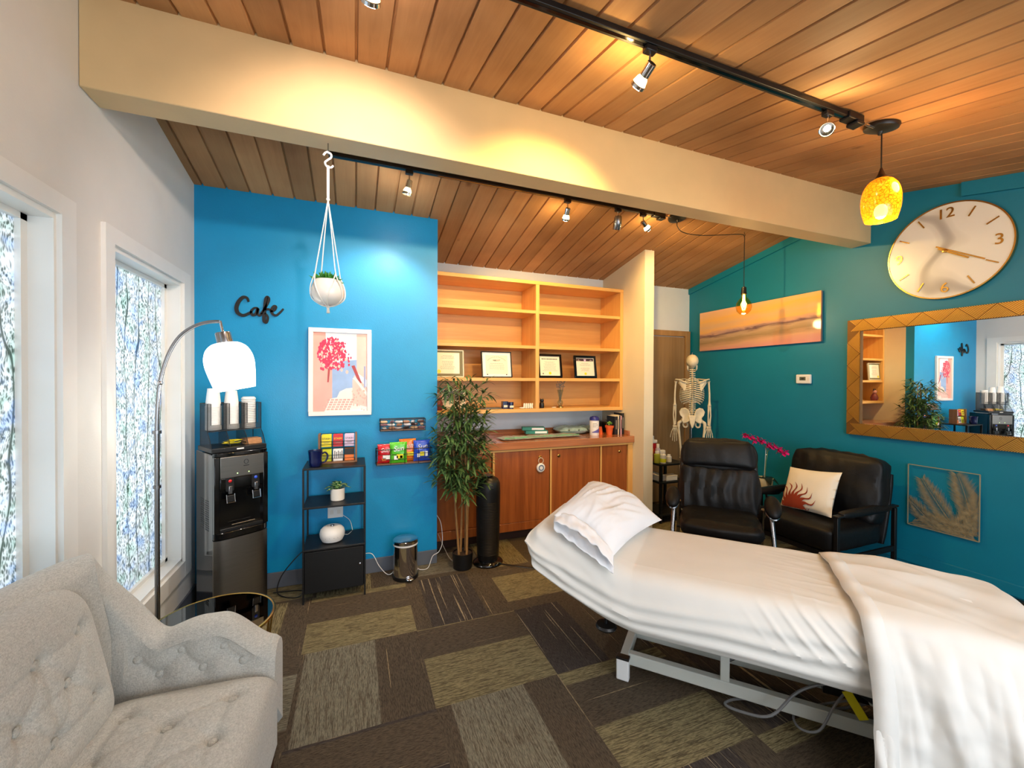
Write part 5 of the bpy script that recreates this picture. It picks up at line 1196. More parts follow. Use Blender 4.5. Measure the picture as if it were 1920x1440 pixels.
# ================================================================== BLACK METAL CART, RECLINER, ARMCHAIR
t = thing('cart', 'small black metal cart with three shelves behind the partition', 'cart', (3.085, 3.55, 0))
cw, cd = .36, .34
for z in (.645, .45, .10): B(-.005, cw, 0, cd, z - .02, z).build('shelf_tray', 'black_metal', t, bevel=.003)
for x in (.004, cw - .009 - .02):
    for y in (.004, cd - .03): B(x, x + .028, y, y + .026, .02, .645 - .02).build('post', 'black_metal', t)
for x in (.02, cw - .03):
    for y in (.02, cd - .03): MB().lathe([(.012, .0), (.012, .02)], (x, y, 0), 10).build('caster', 'black_plastic', t)
t = thing('sharps_container', 'red sharps container with a white lid on the cart', 'container', (3.125, 3.80, .645))
mb = MB(); mb.prism(rrect(.15, .11, .02), 0, .20, 'xy'); mb.build('bin', M('sharps_red', (196, 26, 34), .35), t, bevel=.006); mb = MB(); mb.prism(rrect(.17, .12, .02), .201, .235, 'xy'); mb.prism(rrect(.11, .08, .02), .235, .28, 'xy'); mb.build('lid', 'white_plastic', t, bevel=.004)
MB().box(-.02, .03, -.057, -.055, .08, .14).build('warning_label', 'orange', t)
def bottle(label, x, y, r, h, body, cap='white_plastic', lab=None, name='bottle', zz=.646):
    t = thing(name, label, 'bottle', (x, y, zz)); mb = MB(); mb.lathe([(r * .94, 0), (r, .004), (r, h * .72), (r * .6, h * .8)], n=24); mb.build('body', body, t, smooth=True)
    mb = MB(); mb.lathe([(r * .62, h * .80), (r * .62, h * .98), (r * .5, h)], n=20); mb.build('cap', cap, t, smooth=True)
    if lab: mb = MB(); mb.lathe([(r * 1.02, h * .1), (r * 1.02, h * .42)], n=24, cap=False); mb.build('wrap_label', lab, t, smooth=True)
bottle('white bottle with a lime green label at the front of the cart top', 3.16, 3.60, .032, .13, 'white_plastic', lab='lime')
bottle('clear lilac spray bottle behind the lime labelled bottle on the cart', 3.165, 3.69, .026, .20, M('lilac_clear', (190, 180, 196), .2), lab=None)
bottle('yellow green jar with a white lid at the left of the cart top', 3.115, 3.645, .034, .13, M('jar_yg', (170, 176, 60), .3))
bottle('short white jar at the right of the cart top', 3.275, 3.64, .03, .085, 'white_plastic', lab='paper')
t = thing('tissue_packet', 'white folded tissue packet behind the white jar on the cart', 'packet', (3.25, 3.74, .646)); B(-.05, .05, -.025, .025, 0, .12).build('wrapper', 'white', t, bevel=.012); B(-.03, .03, -.0265, -.0248, .03, .08).build('printed_panel', 'paper', t)
t = thing('supply_box', 'flat white supply box on the middle shelf of the cart', 'box', (3.27, 3.62, .4505)); B(-.075, .075, -.04, .04, 0, .055).build('box_body', 'white_plastic', t, bevel=.004); B(-.076, .076, -.041, .041, .045, .058).build('lid', 'white_ceramic', t, bevel=.003)
t = thing('storage_bin', 'translucent gray bin at the left of the middle cart shelf', 'bin', (3.14, 3.70, .4505)); B(-.045, .045, -.11, .11, 0, .065).build('bin_body', M('frost', (170, 174, 186), .3), t, bevel=.006); B(-.047, .047, -.112, .112, .06, .068).build('lid', 'white_plastic', t, bevel=.003)

def softbox(x0, x1, y0, y1, z0, z1, puff=.02, n=10, seed=0, wr=0., p=5, ws=14, rf=.75):
    """cushion: a box with rounded, puffed faces"""
    mb = MB(); cx_, cy_, cz_ = (x0 + x1) / 2, (y0 + y1) / 2, (z0 + z1) / 2; hx, hy, hz = (x1 - x0) / 2, (y1 - y0) / 2, (z1 - z0) / 2
    r = min(hx, hy, hz) * rf
    def mp(a, b, c):
        x, y, z = a * hx, b * hy, c * hz
        ix = max(-hx + r, min(hx - r, x)); iy = max(-hy + r, min(hy - r, y)); iz = max(-hz + r, min(hz - r, z))
        d = Vector((x - ix, y - iy, z - iz)); 
        if d.length > 1e-9: d = d.normalized() * r
        q = Vector((ix, iy, iz)) + d
        e = [(1 - abs(a) ** 2.5), (1 - abs(b) ** 2.5), (1 - abs(c) ** 2.5)]
        nrm = Vector(((abs(a) == 1) * (1 if a > 0 else -1) * e[1] * e[2], (abs(b) == 1) * (1 if b > 0 else -1) * e[0] * e[2], (abs(c) == 1) * (1 if c > 0 else -1) * e[0] * e[1])) * puff
        w = noise.noise(Vector((q.x * ws + seed, q.y * ws, q.z * ws * .45))) * wr if wr else 0
        q = q + nrm + (nrm.normalized() * w if nrm.length > 1e-9 else Vector((0, 0, 0)))
        return (cx_ + q.x, cy_ + q.y, cz_ + q.z)
    for ax_ in range(3):
        for s_ in (-1, 1):
            def fn(u, v):
                a, b = u * 2 - 1, v * 2 - 1; l = [0, 0, 0]; l[ax_] = s_; l[(ax_ + 1) % 3] = a; l[(ax_ + 2) % 3] = b; return mp(*l)
            mb.grid(fn, n, n, flip=(s_ < 0))
    # weld the six faces
    seen = {}; remap = []; nv = []
    for q in mb.v:
        k = (round(q[0], 5), round(q[1], 5), round(q[2], 5))
        if k not in seen: seen[k] = len(nv); nv.append(q)
        remap.append(seen[k])
    mb.v = nv; mb.f = [tuple(dict.fromkeys(remap[i] for i in f)) for f in mb.f]; mb.f = [f for f in mb.f if len(f) > 2]; mb.mi = [0] * len(mb.f)
    return mb

# leather recliner facing the room
t = thing('recliner', 'black leather guest chair with chrome frame and round arm pads in front of the cart', 'chair', (2.72, 2.45, 0), RAD(-45))
softbox(-.27, .27, -.26, .24, .36, .48, .02, 16, 3, .012).build('seat', 'leather', t, smooth=True)
bk = bpy.data.objects.new('backrest', None); COL.objects.link(bk); bk.parent = t; bk.location = (0, .22, .43); bk.rotation_euler = (RAD(-17), 0, 0)
mb = softbox(-.29, .29, -.05, .07, -.0, .395, .026, 26, 5, .016, ws=16, rf=.55); mb.v = [(x, y + .012 * sin(x * 60 + 2 * sin(z * 9)) * max(0, 1 - abs(z - .2) / .22) * (1 if y < 0 else 0), z) for x, y, z in mb.v]; mb.build('lower_cushion', 'leather', bk, smooth=True)
mb = softbox(-.275, .275, -.075, .07, .375, .615, .026, 22, 8, .008, rf=.55); mb.v = [(x * (1 - .06 * sstep(.5, .62, z)), y, z) for x, y, z in mb.v]; mb.build('head_cushion', 'leather', bk, smooth=True)
softbox(-.30, .30, .05, .10, .0, .58, .01, 10).build('back_shell', 'black_plastic', bk, smooth=True)
for s_ in (-1, 1):
    mb = MB(); mb.tube(smoothpts([(s_ * .30, .10, .44), (s_ * .33, -.02, .60), (s_ * .335, -.10, .56), (s_ * .345, -.22, .30), (s_ * .355, -.30, .02)], 6), [.016] * 25, 10); mb.build('leg', 'satin_metal', t, smooth=True)
    mb = MB(); mb.tube(smoothpts([(s_ * .30, .02, .56), (s_ * .31, .14, .34), (s_ * .32, .30, .02)], 6), .014, 10); mb.build('leg', 'satin_metal', t, smooth=True)
    mb = MB(); mb.ball((s_ * .345, -.10, .615), .056, .11, .046, 20, 12, mat=Matrix.Rotation(RAD(32), 3, 'X')); ap = mb.build('arm_pad', 'leather', t, smooth=True)
    mb = MB(); mb.ball((s_ * .345, -.085, .587), .052, .10, .026, 18, 8, mat=Matrix.Rotation(RAD(32), 3, 'X')); mb.build('pad_plate', 'satin_metal', ap, smooth=True)
mb = MB(); mb.tube([(-.32, .06, .33), (.32, .06, .33)], .012, 8); mb.build('cross_bar', 'black_metal', t)

# black armchair against the teal wall
t = thing('lounge_armchair', 'black lounge armchair with loose cushions and slim frame against the teal wall', 'armchair', (3.66, 2.275, 0), RAD(-90))
for s_ in (-1, 1):
    B(s_ * .345 - .014, s_ * .345 + .014, -.395, -.365, 0, .56).build('leg', 'black_metal', t, bevel=.003)
    B(s_ * .345 - .014, s_ * .345 + .014, .30, .33, 0, .56).build('leg', 'black_metal', t, bevel=.003)
    mb = MB(); mb.bar((s_ * .345, -.40, .565), (s_ * .345, .335, .575), .045, .014); mb.build('armrest', 'black_metal', t, bevel=.004)
    mb = softbox(s_ * .345 - .03, s_ * .345 + .03, -.33, .24, .545, .595, .006, 10); mb.build('arm_sleeve', 'leather', t, smooth=True)
    B(s_ * .345 - .01, s_ * .345 + .01, -.37, .31, .22, .26).build('side_rail', 'black_metal', t, bevel=.002)
B(-.335, .335, -.37, -.34, .23, .27).build('front_rail', 'black_metal', t, bevel=.003)
mb = softbox(-.325, .325, -.40, .20, .275, .46, .018, 16, 3, .008, rf=.45); mb.build('seat_cushion', 'leather', t, smooth=True)
bk = bpy.data.objects.new('backrest', None); COL.objects.link(bk); bk.parent = t; bk.location = (0, .14, .43); bk.rotation_euler = (RAD(-12), 0, 0)
mb = softbox(-.33, .33, -.10, .07, 0, .50, .035, 22, 9, .018, rf=.35); mb.build('back_cushion', 'leather', bk, smooth=True)
mb = softbox(-.335, .335, .075, .12, -.14, .42, .006, 8); mb.build('back_panel', 'leather', bk, smooth=True)
# throw pillow
t = thing('throw_pillow', 'cream throw pillow with a rust half sun leaning on the black armchair', 'pillow', (3.46, 2.285, .475), RAD(-97)); t.rotation_euler = (RAD(-24), RAD(-6), RAD(-97))
def pillow_pt(w, h, th, u, v, sg):
    a, b = u * 2 - 1, v * 2 - 1; e = max(0, (1 - a * a) * (1 - b * b)) ** .42
    px = a * w / 2 * (1 - .06 * (1 - b * b) + .02 * b * b); pz = b * h / 2 * (1 - .07 * (1 - a * a))
    return px, sg * th / 2 * e, pz + h / 2
mb = MB(); mb.grid(lambda u, v: (lambda q: (q[0], q[1] + .004 * noise.noise(Vector((u * 5, v * 5, 0))), q[2]))(pillow_pt(.45, .37, .13, u, v, -1)), 30, 26); mb.grid(lambda u, v: pillow_pt(.45, .37, .13, u, v, 1), 30, 26, True)
pm = mb.build('cover', 'cushion_white', t, smooth=True)
def on_p(x, z):
    u = min(.98, max(.02, (x / (.45 / 2) + 1) / 2)); v = min(.98, max(.02, z / .36)); q = pillow_pt(.45, .37, .13, u, v, -1); return (x, q[1] - .003, z)
mb = MB()
sc_ = (-.075, .012)
for k in range(11):
    a = RAD(4 + 172 * k / 10); L0, L1 = .075, .215 if k not in (0, 10) else .15; N_ = 14; l_, r_ = [], []
    for i in range(N_ + 1):
        q = i / N_; rr = L0 + (L1 - L0) * q; aw = a + .10 * sin(q * 7) * (1 if k % 2 else 1); w_ = .0145 * (1 - q) ** .8 * (1 + .25 * sin(q * 9))
        cx_, cz_ = sc_[0] + rr * cos(aw), sc_[1] + rr * sin(aw); nx_, nz_ = -sin(aw), cos(aw)
        for lst, sg in ((l_, 1), (r_, -1)):
            X, Z = cx_ + nx_ * w_ * sg, cz_ + nz_ * w_ * sg
            X = max(-.195, min(.2, X)); Z = max(.012, Z); lst.append(on_p(X, Z))
    n_ = len(l_); mb.add(l_ + r_, [(i, i + 1, n_ + i + 1, n_ + i) for i in range(n_ - 1)])
ring = []
for i in range(25):
    a = RAD(180 * i / 24)
    ring.append([on_p(max(-.195, sc_[0] + r * cos(a)), max(.012, sc_[1] + r * sin(a))) for r in (0.0, .03, .055, .082)])
for i in range(24):
    for j in range(3): mb.add([ring[i][j], ring[i + 1][j], ring[i + 1][j + 1], ring[i][j + 1]], [(0, 1, 2, 3)])
mb.build('sun_motif', 'rust', t, fix=False)

# little black table with the orchid
t = thing('plant_stand', 'low black round table between the recliner and the black armchair', 'side table', (3.70, 2.86, 0)); t['label'] = 'low black round table behind the leather chair, carrying the orchid'
mb = MB(); mb.lathe([(.001, .49), (.17, .49), (.172, .495), (.172, .51), (.001, .51)], n=40); mb.build('table_top', 'black_plastic', t, smooth=True)
for k in range(3): a = k * 2.09 + .5; mb = MB(); mb.tube([(.06 * cos(a), .06 * sin(a), .49), (.15 * cos(a), .15 * sin(a), .008)], .011, 8); mb.build('leg', 'black_metal', t)
t = thing('orchid', 'magenta orchid in a cream pot on the low black table', 'potted plant', (3.72, 2.83, .511))
mb = MB(); mb.lathe([(.045, 0), (.062, .01), (.072, .08), (.074, .105), (.068, .105), (.064, .08)], n=32); mb.build('pot', M('cream_pot', (222, 206, 160), .5), t, smooth=True)
mb = MB(); mb.lathe([(.066, .088), (.001, .092)], n=16, cap=False); mb.build('soil', 'soil', t)
mb = MB(); 
for k, (a, L, el) in enumerate(((.3, .2, .6), (2.6, .2, .5), (4.2, .17, .8), (-1.2, .16, .7), (1.5, .16, .4))): leaf(mb, (0, 0, .09), (cos(a) * cos(el), sin(a) * cos(el), sin(el)), L, .075, .9, 8, .2)
mb.build('leaves', M('dark_leaf', (18, 32, 22), .35), t, smooth=True)
st1 = smoothpts([(0, 0, .09), (-.0, -.01, .25), (.0, -.02, .37), (-.005, .05, .44), (-.01, .16, .475), (-.015, .24, .50)], 6)
st2 = smoothpts([(0, -.02, .35), (0, -.06, .40), (0, -.12, .41), (0, -.19, .405)], 6)
mb = MB(); mb.tube(st1, .0035, 6); mb.tube(st2, .003, 6); mb.build('stem', M('stem_green', (110, 130, 80), .5), t, smooth=True)
mb = MB(); mb.ball((0, -.015, .33), .006); mb.tube([(0, .008, .09), (0, -.01, .42)], .002, 5); mb.build('support_stick', 'white_plastic', t)
rnd = random.Random(6); mb = MB()
spots = [Vector((-.012, .22 - i * .032, .485 - i * .006 + (i % 2) * .018)) for i in range(8)] + [Vector((0, -.03 - i * .026, .425 + (i % 2) * .024 - i * .008)) for i in range(8)]
for c in spots:
    c = c + Vector((rnd.uniform(-.02, .005), 0, rnd.uniform(-.01, .008)))
    for k in range(5):
        a = k * 1.2566 + rnd.uniform(-.2, .2); d_ = Vector((-.35, cos(a), sin(a))).normalized(); leaf(mb, c, d_, .040, .036, .1, 4, .1)
mb.build('flowers', 'magenta', t, smooth=True, fix=False)

# ================================================================== SKELETON (back to the room)
t = thing('skeleton_model', 'life size plastic skeleton on a stand in front of the brown door', 'skeleton', (3.70, 3.74, 0), RAD(-38))
t.scale = (.94, .94, 1)
q = lambda mb, nm, par=None: mb.build(nm, 'bone', par or t, smooth=True)
mb = MB(); mb.tube([(0, .05, .06), (0, .05, 1.10)], .012, 10); mb.build('stand_pole', 'satin_metal', t, smooth=True)
for k in range(5): a = k * 1.2566 + .3; mb = MB(); mb.tube([(0, .05, .07), (.22 * cos(a), .05 + .18 * sin(a), .045)], .012, 8); mb.ball((.22 * cos(a), .05 + .18 * sin(a), .025), .025); mb.build('stand_foot', 'white_plastic', t, smooth=True)
# skull
mb = MB(); mb.ball((0, .0, 1.785), .072, .088, .078, 28, 18); mb.v = [(x * (1 - .22 * sstep(1.76, 1.70, z)), y, z) for x, y, z in mb.v]; sk = q(mb, 'skull')
mb = MB(); mb.ball((0, .055, 1.735), .048, .036, .04, 18, 10); mb.ball((.048, .04, 1.745), .014, .03, .012); mb.ball((-.048, .04, 1.745), .014, .03, .012); q(mb, 'face_bones', sk)
mb = MB(); mb.tube(smoothpts([(-.052, .005, 1.735), (-.05, .01, 1.69), (-.032, .06, 1.672), (0, .082, 1.668), (.032, .06, 1.672), (.05, .01, 1.69), (.052, .005, 1.735)], 5), .010, 8); q(mb, 'jaw', sk)
mb = MB(); [mb.ball((s_ * .027, .083, 1.758), .017, .012, .014) for s_ in (-1, 1)]; mb.ball((0, .09, 1.73), .009, .01, .014); mb.build('eye_sockets', 'ink', sk, smooth=True)
mb = MB(); mb.tube([(0, 0, 1.862), (0, 0, 1.885)], .005, 8); mb.build('top_screw', 'satin_metal', sk)
# spine
sp_pts = []
for i in range(24):
    z = 1.685 - i * .0243; y = -.01 + .03 * sin((1.685 - z) * 6.5) * -1 * .8; sp_pts.append(Vector((0, y, z)))
mb = MB()
for i, p in enumerate(sp_pts):
    r = .014 + .010 * i / 23
    mb.lathe([(r, -.008), (r * .86, 0), (r, .008)], p, 12); mb.ball(p + Vector((0, -r - .012, -.006)), .005, .014, .008, 8, 5); mb.ball(p + Vector((r + .008, -.01, 0)), .013, .005, .005, 8, 5); mb.ball(p + Vector((-r - .008, -.01, 0)), .013, .005, .005, 8, 5)
q(mb, 'spine')
mb = MB(); mb.tube([p + Vector((0, .0, 0)) for p in sp_pts], .009, 8); mb.build('discs', M('disc_tan', (190, 160, 110), .5), t.children[-1] if False else t, smooth=True)
# ribs
for i in range(12):
    z0 = 1.585 - i * .0245; W_ = [.062, .085, .102, .112, .118, .122, .124, .124, .122, .116, .10, .08][i]; D_ = [.06, .085, .10, .112, .12, .124, .124, .12, .112, .10, .06, .04][i]
    for s_ in (-1, 1):
        pts = []; N_ = 16; end = 1.0 if i < 10 else (.55 if i == 10 else .42)
        for k in range(N_ + 1):
            a = pi * .5 * -1 + pi * (k / N_) * end; pts.append((s_ * (.018 + W_ * cos(a)) if k else s_ * .018, -.03 + .055 + D_ * sin(a) * .95 + .0, z0 - .085 * (k / N_) * end + (.03 * sstep(.7, 1, k / N_) if i < 10 else 0)))
        mb = MB(); mb.tube(pts, .0064, 6); q(mb, 'rib')
mb = MB(); mb.tube([(0, .17, 1.50), (0, .182, 1.42), (0, .185, 1.36)], [.018, .014, .01], 8); q(mb, 'sternum')
for s_ in (-1, 1):
    mb = MB(); mb.tube(smoothpts([(s_ * .015, .15, 1.555), (s_ * .07, .13, 1.575), (s_ * .12, .06, 1.57), (s_ * .175, .0, 1.565)], 5), .007, 8); q(mb, 'clavicle')
    mb = MB(); A_ = [(s_ * .075, -.068, 1.55), (s_ * .155, -.045, 1.555), (s_ * .160, -.03, 1.525), (s_ * .095, -.082, 1.43), (s_ * .080, -.085, 1.46)]
    mb.add(A_, [(0, 1, 2, 3, 4)]); mb.build('shoulder_blade', 'bone', t, solid=.006)
    mb = MB(); mb.tube(smoothpts([(s_ * .06, -.085, 1.525), (s_ * .12, -.08, 1.55), (s_ * .185, -.03, 1.572), (s_ * .195, .0, 1.565)], 4), .0075, 8); q(mb, 'scapular_spine')
    sx0 = s_ * .188
    mb = MB(); mb.tube(smoothpts([(sx0, 0, 1.548), (sx0 + s_ * .004, 0, 1.52), (sx0 + s_ * .012, 0, 1.40), (sx0 + s_ * .012, 0, 1.29), (sx0 + s_ * .012, 0, 1.262)], 4), [.021, .02, .018, .014, .012, .011, .0105, .0105, .011, .011, .0115, .012, .014, .017, .021, .022, .02], 10); q(mb, 'humerus')
    mb = MB(); mb.tube([(sx0 + s_ * .004, 0, 1.262), (sx0 - s_ * .0, 0, 1.15), (sx0 + s_ * .002, 0.01, 1.035)], [.012, .0075, .009], 8); mb.tube([(sx0 + s_ * .020, 0, 1.258), (sx0 + s_ * .028, 0, 1.15), (sx0 + s_ * .016, .01, 1.03)], [.011, .007, .012], 8); q(mb, 'forearm')
    hx = sx0 + s_ * .008; mb = MB()
    for a in range(8): mb.ball((hx + (a % 4 - 1.5) * .012, .01, 1.018 - .013 * (a // 4)), .0085, .008, .0085, 8, 5)
    for f_ in range(5):
        fx = (f_ - 2) * .0125; sp_ = 1 + abs(f_ - 2) * .1; L_ = [.115, .155, .165, .155, .13][f_]
        if f_ == 0: fx = -.025
        pts = [(hx + fx * .8, .01, .995), (hx + fx * 1.5, .012, .995 - L_ * .42), (hx + fx * 1.8, .018, .995 - L_ * .68), (hx + fx * 1.95, .026, .995 - L_ * .86), (hx + fx * 2.0, .034, .995 - L_)]
        for i in range(4): mb.tube([pts[i], pts[i + 1]], [.0058, .0040], 6); mb.ball(pts[i + 1], .0058, n=8, m=5)
    q(mb, 'hand')
    # pelvis half
    hp_ = [(.022, 1.10), (.026, 1.17), (.045, 1.215), (.085, 1.238), (.125, 1.228), (.148, 1.19), (.138, 1.15), (.112, 1.12), (.118, 1.085), (.10, 1.05), (.07, 1.06), (.045, 1.075)]
    mb = MB(); c0 = Vector((s_ * .082, -.028, 1.15)); rows = [[Vector((s_ * x, -.052 + .42 * max(0, x - .02) * .9, z)).lerp(c0, f_) + Vector((0, .016 * sin(f_ * pi / 2), 0)) for (x, z) in hp_] for f_ in (0, .12, .4, .7, 1)]
    L_ = [v for r_ in rows for v in r_]; n_ = len(hp_); mb.add(L_, [(r_ * n_ + i, r_ * n_ + (i + 1) % n_, (r_ + 1) * n_ + (i + 1) % n_, (r_ + 1) * n_ + i) for r_ in range(4) for i in range(n_)])
    mb.build('hip_bone', 'bone', t, smooth=True, solid=.011, subsurf=0)
    mb = MB(); mb.tube([(s_ * (.072 + .026 * cos(a)), .02 + .012 * sin(a), 1.035 + .03 * sin(a)) for a in [2 * pi * k / 16 for k in range(16)]], .010, 8, closed=True); mb.ball((s_ * .098, .02, 1.085), .03, .03, .03); q(mb, 'hip_socket')
    mb = MB(); mb.ball((s_ * .10, .02, 1.085), .024); mb.tube(smoothpts([(s_ * .105, .02, 1.08), (s_ * .148, .015, 1.055), (s_ * .150, .015, 1.0), (s_ * .135, .02, .84), (s_ * .118, .02, .68), (s_ * .112, .02, .645)], 4), [.018] * 4 + [.02] * 4 + [.014] * 8 + [.018] * 3 + [.027] * 2, 12); q(mb, 'femur')
    mb = MB(); mb.tube([(s_ * .105, .02, .635), (s_ * .105, .025, .58), (s_ * .10, .03, .40), (s_ * .098, .03, .25)], [.027, .016, .012, .018], 10); mb.tube([(s_ * .133, .01, .60), (s_ * .128, .02, .42), (s_ * .12, .03, .235)], [.009, .006, .010], 8); q(mb, 'shin_bones')
    mb = MB(); mb.ball((s_ * .10, .0, .21), .024, .045, .024); 
    for f_ in range(5): mb.tube([(s_ * .10 + (f_ - 2) * .009, .04, .215), (s_ * .10 + (f_ - 2) * .016, .12, .19), (s_ * .10 + (f_ - 2) * .018, .17, .18)], .006, 6)
    q(mb, 'foot')
mb = MB(); mb.prism([(-.046, 1.15), (.046, 1.15), (.028, 1.06), (.008, 1.0), (-.008, 1.0), (-.028, 1.06)], -.06, -.035, 'xz'); mb.build('sacrum', 'bone', t, bevel=.008)

# ================================================================== TREATMENT TABLE
TA = math.atan2(-.736, .677); TO = Vector((1.930, 1.299, 0))
t = thing('treatment_table', 'white framed electric treatment table with raised head end', 'treatment table', tuple(TO), TA)
CE = 'cream_enamel'
B(-.75, .92, -.105, -.065, .055, .115).build('base_rail', CE, t, bevel=.004); B(-.75, .92, .145, .185, .055, .115).build('base_rail', CE, t, bevel=.004)
for x in (-.79, .92): 
    B(x, x + .042, -.135, .36 if x < 0 else .3, .055, .115).build('base_cross_bar', CE, t, bevel=.004)
    for y in (-.165, .345 if x < 0 else .285):
        cap = B(x - .012, x + .052, y, y + .038, .002, .118).build('end_cap', 'white_plastic', t, bevel=.006)
        B(x - .013, x + .053, y - .001, y + .039, .108, .120).build('cap_top', 'black_plastic', cap, bevel=.003)
B(-.32, -.28, -.104, -.066, .115, .25).build('upright', CE, t, bevel=.003)
mb = MB(); mb.bar((-.55, .165, .10), (.35, .165, .47), .035, .05); mb.build('lift_arm', CE, t, bevel=.004); mb = MB(); mb.bar((.75, -.05, .10), (-.15, -.05, .47), .035, .05); mb.build('lift_arm', CE, t, bevel=.004)
mb = MB(); mb.tube([(-.29, -.08, .205), (-.05, .1, .27)], .009, 8); mb.build('link_rod', 'satin_metal', t, smooth=True)
B(.25, .43, -.06, .06, .16, .42).build('motor_box', CE, t, bevel=.01); mb = MB(); mb.tube([(.10, -.02, .28), (.42, -.09, .13)], .028, 16); mb.build('actuator', M('dark_gray', (52, 54, 58), .4), t, smooth=True)
B(.10, .60, .0, .14, .13, .17).build('motor_tray', 'black_plastic', t)
B(-.95, -.36, -.28, .30, .50, .53).xform(Matrix.Translation((-.36, 0, .5)) @ Matrix.Rotation(RAD(14), 4, 'Y') @ Matrix.Translation((.36, 0, -.5))).build('head_frame', CE, t, bevel=.004)
B(-.36, .66, -.28, .30, .47, .50).build('top_frame', CE, t, bevel=.004)
mb = softbox(-.70, .68, -.325, .335, .505, .635, .004, 8); 
def headlift(x): return max(0, (-.70 - x)) * .27
mb.build('mattress', M('vinyl', (60, 64, 72), .4), t, smooth=True)
mb = MB(); mb.tube([(-.82, -.31, .36), (-.82, -.31, .52)], .008, 8); mb.lathe([(.001, .345), (.048, .345), (.052, .353), (.045, .363), (.012, .367)], (-.82, -.31, 0), 20); mb.build('tilt_knob', 'black_plastic', t, smooth=True)
mb = MB(); mb.tube(smoothpts([(.30, -.1, .33), (.10, -.13, .26), (-.02, -.16, .20), (-.12, -.20, .09), (-.22, -.18, .05), (-.30, -.14, .035), (-.2, -.05, .03), (.1, .0, .05), (.3, .03, .14)], 6), .006, 8); mb.tube(smoothpts([(.22, -.08, .30), (.12, -.15, .2), (.05, -.19, .08), (-.02, -.16, .05), (.0, -.05, .05), (.2, 0, .13)], 6), .005, 8); mb.build('cables', M('cable_gray', (120, 120, 120), .5), t, smooth=True)
mb = MB(); mb.bar((.150, -.150, .255), (.205, -.165, .165), .003, .035); mb.build('warning_tag', 'yellow', t)

# fitted sheet: cross-section swept from head to foot
def zt(x):
    return .650 + headlift(x) * 1.0 - 0.010 * sstep(-.3, .3, x) * 0
def zb(x):
    return .372 + .215 * (max(0, -.66 - x) / .54) ** 1.5 - .01 * sstep(-.2, .6, x)
def fold_noise(x, y, k):
    return noise.noise(Vector((x, y, k)))
def sheet_pt(u, v):
    x = -1.245 + u * 1.84
    # v: 0 far hem -> far edge -> top -> near edge -> near hem (tucked under)
    yF, yN = .348, -.338
    T, Bm = zt(x), zb(x); r = .035
    path = [(yF - .06, Bm - .0), (yF + .005, Bm + .012), (yF + .012, T - .06), (yF, T - r * .4), (yF - r, T)]
    npath = [(yN + .10, T), (yN + .045, T - .008), (yN + .004, T - .034), (yN - .022, T - .085), (yN - .034, (T + Bm) / 2), (yN - .030, Bm + .05), (yN - .012, Bm + .008), (yN + .05, Bm + .004)]
    seg = path + [(yF - r - (yF - yN - 2.4 * r) * k / 10, T) for k in range(1, 10)] + npath
    s_ = v * (len(seg) - 1); i = min(int(s_), len(seg) - 2); f = s_ - i
    # smooth interpolation
    p0 = seg[max(0, i - 1)]; p1 = seg[i]; p2 = seg[i + 1]; p3 = seg[min(len(seg) - 1, i + 2)]
    cr_ = lambda a, b, c, d: .5 * (2 * b + (c - a) * f + (2 * a - 5 * b + 4 * c - d) * f * f + (3 * b - a - 3 * c + d) * f ** 3)
    y, z = cr_(p0[0], p1[0], p2[0], p3[0]), cr_(p0[1], p1[1], p2[1], p3[1])
    # head end rounding
    e = sstep(-1.245, -1.15, x); e2 = 1 - (1 - e) ** 2
    y = y * (.90 + .10 * e2) ; mid = (T + Bm) / 2; z = mid + (z - mid) * (.30 + .70 * (1 - (1 - e) ** 2.4)) if e < 1 else z
    # wrinkles
    side = sstep(.66, .74, v); top = 1 - side; foot = sstep(-.25, .5, x); zr = (z - Bm) / (T - Bm); near = sstep(.12, -.30, y)
    w = top * .005 * fold_noise(x * 2.2 + y * 2, (y - x * .3) * 9, 1) * (.3 + foot)
    w += top * foot * .007 * max(0, 1 - abs(fold_noise(x * 1.6, y * 13 + x * 2.5, 3)) * 5)
    # long folds following the lower edge
    for c_, a_, sl, sg_ in ((.17, .018, .05, .07), (.40, .014, .10, .075), (.62, .009, .12, .08)):
        w += side * a_ * math.exp(-((zr - c_ - sl * x - .07 * fold_noise(x * 2.6, c_ * 9, 5)) / sg_) ** 2) * (.7 + .6 * fold_noise(x * 2.2, c_ * 5, 15))
    # curved folds fanning down from the top edge towards the foot
    ph = (x - .20 * (1 - zr) ** 1.0 - .12 * (1 - zr) ** 2 + .020 * fold_noise(x * 3, zr * 2, 7)) / .078
    rdg = max(0, sin(ph * 2 * pi)) ** 1.6 * (.55 + .45 * fold_noise(ph * .55, 3, 11))
    w += max(side, near * .5) * .019 * sstep(-.35, .35, x) * rdg * sstep(.12, .7, zr)
    headw = sstep(-.6, -1.1, x); w += side * headw * .008 * fold_noise(x * 14 + z * 16, z * 5, 12)
    if side > .5: y -= w * 1.5; z += w * .2
    else: z += w; y -= w * side
    z += .006 * fold_noise(x * 2.4, 0, 21) * side
    return (x, y, z)
fs = thing('fitted_sheet', 'white fitted sheet stretched over the treatment table', 'sheet', tuple(TO), TA)
mb = MB(); mb.grid(sheet_pt, 280, 190)
# close the head end
n_v = 190; mb.add([mb.v[j] for j in range(n_v)] + [tuple(Vector(mb.v[j]) * 1.0 + Vector((-.012, 0, 0))) for j in range(n_v)], [])
cz_ = sum(mb.v[j][2] for j in range(n_v)) / n_v
mb.v.append((-1.262, 0, cz_)); ci_ = len(mb.v) - 1
for j in range(n_v - 1): mb.f.append((j, j + 1, ci_)); mb.mi.append(0)
mb.build('cloth', 'sheet', fs, smooth=True, fix=False)

